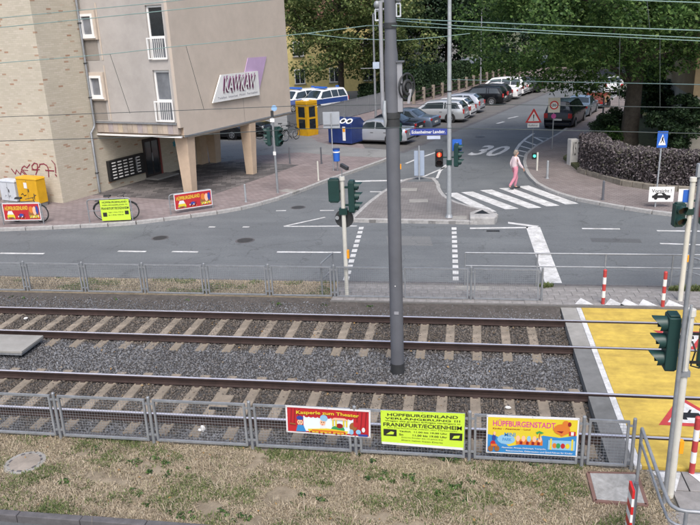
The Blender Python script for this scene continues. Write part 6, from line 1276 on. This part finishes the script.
shrub('round clipped dark green shrub left of the thick trunk', gp(611, 147), 1.05, M['leaf_dark'], 260, .1); shrub('loose yellow-green bush at the foot of the thick trunk', gp(617, 150), .7, M['leaf_shrub'], 120, .12); shrub('dark green bush right of the thick trunk before the house', gp(674, 156), 1.3, M['leaf_dark'], 240, .14, 1.7); shrub('bright green bush beyond trunk in the garden', gp(655, 122), 1.8, M['leaf_shrub'], 160, .16, 2.2); shrub('tall dark bush between trunk and house', gp(662, 132), 1.5, M['leaf_dark'], 200, .15, 2.4); shrub('green bush left behind trunk by the pavement', gp(641, 118), 1.6, M['leaf_shrub'], 160, .16, 2.0); shrub('low bright green plant below the hedge near the crossing sign', gp(673, 183), .42, M['leaf_shrub'], 60, .10, .3); shrub('brownish bush behind thick trunk', gp(646, 112), 1.5, M['leaf_mid'], 140, .16, 2.4)
# left side: dark clipped hedge, low hedge by the yard
hedge('dark_hedge', 'tall dark green hedge behind the wooden fence', [xy(S(19, -10.6)), xy(S(34, -10.4))], 1.6, 2.5, PZ, M['leaf_dark'], 2200, .2, core=(.012, .02, .01)); hedge('low_hedge', 'low dark green hedge before the yellow house', [xy(S(20.5, -15.5)), xy(S(21, -10.8))], 1.2, 1.3, PZ, M['leaf_dark'], 1500, .18, core=(.012, .02, .01)); hedge('garden_hedge', 'green hedge farther along behind the left fence', [xy(S(35, -10.6)), xy(S(62, -10.2))], 1.4, 1.9, PZ, M['leaf_shrub'], 1300, .2, core=(.012, .02, .01))
hedge('far_hedge', 'high green hedge closing the far end of the side street', [xy(S(66, -8)), xy(S(67, 4)), xy(S(66, 18))], 2.5, 6.5, PZ, M['leaf_near'], 3600, .3, core=(.012, .02, .01)); hedge('side_hedge', 'high green hedge beside pavement beyond the thick trunk', [xy(S(20, 11.6)), xy(S(62, 11.6))], 1.8, 3.2, PZ, M['leaf_near'], 1600, .22, core=(.012, .02, .01))
# ================================================================ FAR FENCES
wf = thing('garden_fence', 'dark slatted garden fence with pale posts behind the parked cars', 'fence', S(17, -8.75, PZ), SANG)
po = None
for k in range(16):
    x = k*2.3; MB().b2(x-.11, x+.11, -.11, .11, -.05, 1.22).build('post', mat('fence_post', (.27, .23, .19), .85, stain=.2) if k == 0 else bpy.data.materials['fence_post'], wf)
    if k < 15:
        for j in range(3): MB().b2(x+.12, x+2.18, -.02, .02, .18+j*.36, .18+j*.36+.09).build('rail', M['wood_dark'], wf)
mf = thing('yard_fence', 'grey metal panel fence between yard and pavement', 'fence', S(-1.2, -10.0, PZ), SANG)
for k in range(9):
    x = k*2.0; MB().b2(x-.035, x+.035, -.035, .035, -.05, 1.32).build('post', M['galv'], mf)
    if k < 8:
        a, b = panel_parts(1.9, 1.3, .06); f = a.build('panel', M['galv'], mf); f.location = (x+.05, 0, 0); b.build('wire_mesh', M['galv'], f); MB().b2(.04, 1.86, .006, .012, .09, 1.26).build('infill_sheet', mat('fence_sheet', (.24, .25, .26), .6) if k == 0 else bpy.data.materials['fence_sheet'], f)
# ================================================================ FAR HOUSES
def house(lab, pos, rz, w, d, h, wallm, roofm, rows, cols, roofh=3., dark=.0):
    o = thing('house', lab, 'house', pos, rz); MB().b2(-w/2, w/2, 0, d, -.2, h).build('wall', wallm, o)
    MB().slab([(-w/2-.4, -.4, h), (-w/2-.4, d+.4, h), (-w/2-.4, d/2, h+roofh)], (1, 0, 0), w+.8).build('roof', roofm, o)
    for r in range(rows):
        for c in range(cols):
            x = -w/2+(c+.5)*w/cols; z = 1.0+r*2.8; f = MB()
            for a, b, e, g_ in ((x-.55, x-.47, z, z+1.5), (x+.47, x+.55, z, z+1.5), (x-.47, x+.47, z+1.42, z+1.5), (x-.47, x+.47, z, z+.08), (x-.03, x+.03, z+.08, z+1.42)): f.b2(a, b, -.07, .02, e, g_)
            q = f.build('window', M['pvc'], o); MB().b2(x-.468, x+.468, -.03, -.005, z+.081, z+1.419).build('pane', M['glass'], q); MB().b2(x-.65, x+.65, -.14, -.001, z-.09, z-.01).build('sill', M['concrete'], q)
    return o
roofm = mat('roof_tiles', (.16, .07, .05), .85, var=.25, scale=8, stain=.2)
house('yellow rendered house behind the left tree and police vans', Vector((-19.5, 76, PZ)), .28, 22, 10, 7.5, mat('yellow_render', (.70, .58, .25), .9, stain=.1), roofm, 2, 6)
house('white rendered house behind the dark hedge', S(46, -22, PZ), SANG-R90+.1, 9, 9, 6.5, mat('white_render', (.62, .62, .60), .9, stain=.1), roofm, 2, 3)
g = G(700, 158, .26); hs = thing('house', 'beige rendered house corner at right picture edge', 'house', (g.x-.25, g.y+1.2, .2), -.12); MB().b2(0, 12, 0, 10, -.2, 2.7).build('ground_floor_wall', mat('grey_beige_render', (.33, .31, .27), .9, stain=.2), hs); MB().b2(-.0, 12, 0, 10, 2.702, 7).build('upper_wall', mat('ochre_render', (.36, .27, .16), .9, stain=.2), hs)
MB().tube([(.75, -.06, 0), (.75, -.06, 6.9)], .05, 8).build('downpipe', M['galv'], hs); dr = MB().b2(1.15, 2.2, -.08, -.001, .1, 2.2).build('door', M['pvc'], hs); MB().b2(1.25, 2.1, -.1, -.081, .9, 2.1).build('pane', M['glass'], dr); MB().slab([(-.4, -.5, 7), (-.4, 10.5, 7), (-.4, 5, 10)], (1, 0, 0), 12.8).build('roof', roofm, hs)
# slim street lamps
for px, yt, lab, in (((376, 123), 14, 'slim grey street lamp behind the mast with small blue sign'), ((480.5, 87), 10, 'slim far street lamp left of the big tree crown')):
    g = G(*px, PZ); h = HT(g, yt); t = thing('street_lamp', lab, 'lamp post', (g.x, g.y, PZ)); MB().tube([(0, 0, -.1), (0, 0, h)], [.09, .05], 10).build('pole', M['galv'], t, smooth=50); MB().tube([(0, 0, h), (.5, -.2, h+.25)], .035, 8).build('arm', M['galv'], t); lm = MB(); lm.box(.8, -.3, h+.27, .6, .24, .12); lm.build('lantern', M['mast_light'], t, bevel=.03)
    if px[0] < 400:
        z1_ = HT(g, 65); MB().b2(-.1, .35, -.08, -.06, z1_-.25, z1_+.2).build('small_blue_sign', mat('pale_sign', (.42, .5, .62), .5), t); MB().beam((-.95, -.05, z1_-.2), (.5, -.05, z1_-.2), .05, .05).build('cross_arm', M['galv'], t)
# ================================================================ GRASS
def blades(name, N, x0, x1, y0, y1, z, hmin, hmax, mt, mask=None, wid=.006, lean=.5, parent=None):
    p = np.stack([rng.uniform(x0, x1, N), rng.uniform(y0, y1, N), np.full(N, z)], 1)
    if mask is not None: p = p[mask(p[:, 0], p[:, 1])]
    N = len(p); h = rng.uniform(hmin, hmax, (N, 1)); a = rng.uniform(0, 6.283, N); d = np.stack([np.cos(a), np.sin(a), np.zeros(N)], 1); s = np.stack([-np.sin(a), np.cos(a), np.zeros(N)], 1)*wid*rng.uniform(.6, 1.6, (N, 1)); L = rng.uniform(0, 1, (N, 1))*lean*2
    tip = p+np.array([0, 0, 1])*h*(1-.35*L)+d*h*L; mid = p+np.array([0, 0, 1])*h*.6+d*h*L*.35
    v = np.stack([p-s, p+s, mid+s*.8, mid-s*.8, tip], 1)
    me_v = v; fs = [(0, 1, 2, 3)]; N = len(v); me = bpy.data.meshes.new(name); me.vertices.add(N*5); me.vertices.foreach_set('co', me_v.reshape(-1).astype(np.float32))
    base = (np.arange(N)*5)[:, None]; idx = (base+np.array([0, 1, 2, 3, 3, 2, 4])).reshape(-1); me.loops.add(N*7); me.loops.foreach_set('vertex_index', idx.astype(np.int32)); st_ = np.stack([np.arange(N)*7, np.arange(N)*7+4], 1).reshape(-1); me.polygons.add(N*2); me.polygons.foreach_set('loop_start', st_.astype(np.int32)); me.materials.append(mt); me.update(calc_edges=True); me.validate()
    o = bpy.data.objects.new(name, me); col.objects.link(o); o['kind'] = 'stuff'; return o
def nz(x, y, f=1.): return np.sin(x*1.7*f+1.1*np.sin(y*2.3*f))*np.cos(y*2.9*f+.7*np.sin(x*1.3*f))+.6*np.sin(x*4.3*f+y*3.7*f)*np.cos(y*5.1*f-x*2*f)
clear = lambda x, y: ~((x > 1.78) & (x < 2.6) & (y > 9.17) & (y < 9.97)) & (((x+6.42)**2+(y-9.25)**2) > .1)
mx_, my_ = G(25, 463, -.03).x, G(25, 463, -.03).y
clear = lambda x, y: ~((x > 1.78) & (x < 2.6) & (y > 9.17) & (y < 9.97)) & (((x-mx_)**2+(y-my_)**2) > .105)
o = blades('dry_tufts', 14000, -9.5, 2.48, 8.1, 10.14, -.035, .06, .15, M['grass_dry'], lambda x, y: clear(x, y) & (nz(x*1.9, y*1.9) > .55), .004, 1.0); tag(o, 'taller tufts of bleached dry grass in the near strip', 'grass')
o = blades('dry_grass', 100000, -9.5, 2.48, 8.1, 10.14, -.035, .015, .055, M['grass_dry'], lambda x, y: clear(x, y) & (nz(x*1.3, y*1.3)+.4*nz(x, y, 4) > -.75), .005, .9); tag(o, 'dry straw-coloured grass covering the near strip', 'grass')
o = blades('green_grass', 120000, -9.5, 2.48, 8.1, 10.14, -.035, .02, .075, M['grass_green'], lambda x, y: clear(x, y) & (nz(x, y, 1.1)+.6*nz(x, y, 3.3) > -.25+1.9*rng.random(len(x))), .006, .7); tag(o, 'tufts of green grass and weeds in the near strip', 'grass')
o = blades('verge_grass', 26000, -17, -3.5, 17.12, 18.12, .04, .02, .07, M['grass_dry'], None, .007, .8); tag(o, 'dry grass on the verge behind the rear fence', 'grass')
o = blades('verge_weeds', 14000, -17, -3.5, 17.12, 18.12, .04, .03, .10, M['grass_green'], lambda x, y: nz(x, y) > .45, .008, .7); tag(o, 'green weeds on the verge behind the rear fence', 'grass')
o = blades('crossing_weeds', 9000, 1.8, 8, 17.9, 18.16, .04, .03, .14, M['grass_green'], lambda x, y: (nz(x*1.2, y) > .35) | (x > 5.3), .008, .7); tag(o, 'weeds growing along the footway kerb behind the crossing', 'grass')
o = blades('path_weeds', 5000, 2.5, 3.4, 8.2, 10.1, -.05, .02, .10, M['grass_green'], lambda x, y: (nz(x*1.4, y*1.4) > .25) & (x < 2.75), .006, .7); tag(o, 'weeds along the edge of the paved path', 'grass')
o = blades('path_straw', 9000, 2.42, 2.9, 7.6, 10.05, -.05, .02, .07, M['grass_dry'], None, .005, .9); tag(o, 'dry grass along the edge of the paved path', 'grass')

wp = np.stack([rng.uniform(-9.4, 2.4, 900), rng.uniform(8.12, 10.1, 900), np.full(900, -.01)], 1); wp = wp[clear(wp[:, 0], wp[:, 1]) & (nz(wp[:, 0], wp[:, 1], .8)+.7*nz(wp[:, 0], wp[:, 1], 2.7) > .75)]
wc_ = clump_points(wp, np.full(len(wp), .06), 14); wc_[:, 2] = np.abs(wc_[:, 2]+.01)*.8-.02; o = pieces('weeds', M['leaf_shrub'], leaf_verts(wc_, .045, .8), [(0, 1, 2, 3)], 4); tag(o, 'broad-leaved green weeds among the near dry grass', 'weeds')
wp = np.stack([rng.uniform(-14, 2.1, 260), rng.uniform(16.55, 17.0, 260), np.full(260, -.04)], 1); wp = wp[nz(wp[:, 0], wp[:, 1], 1.6) > .5]; wc_ = clump_points(wp, np.full(len(wp), .06), 10); o = pieces('bank_weeds', M['leaf_shrub'], leaf_verts(wc_, .045, .6), [(0, 1, 2, 3)], 4); tag(o, 'small weeds along the foot of the rear fence', 'weeds')
fl = np.stack([rng.uniform(-9.4, 4, 420), rng.uniform(8.1, 16.7, 420), np.full(420, .0)], 1); fl[:, 2] = np.where(fl[:, 1] < 10.1, .0, -.15); M['fallen'] = islandmat('fallen_leaves', [(.16, .09, .035), (.28, .17, .06), (.20, .13, .07), (.34, .26, .14)], .8); o = pieces('fallen_leaves', M['fallen'], leaf_verts(fl[fl[:, 0] < 2.1], .05, 1.6), [(0, 1, 2, 3)], 4); tag(o, 'scattered dry fallen leaves on grass and ballast', 'leaves')
# tiny printed letters are too small to pick apart one by one
for o in bpy.data.objects:
    if o.parent is not None and (o.name.startswith('lettering') or o.name.startswith('small_lettering')): o['kind'] = 'stuff'
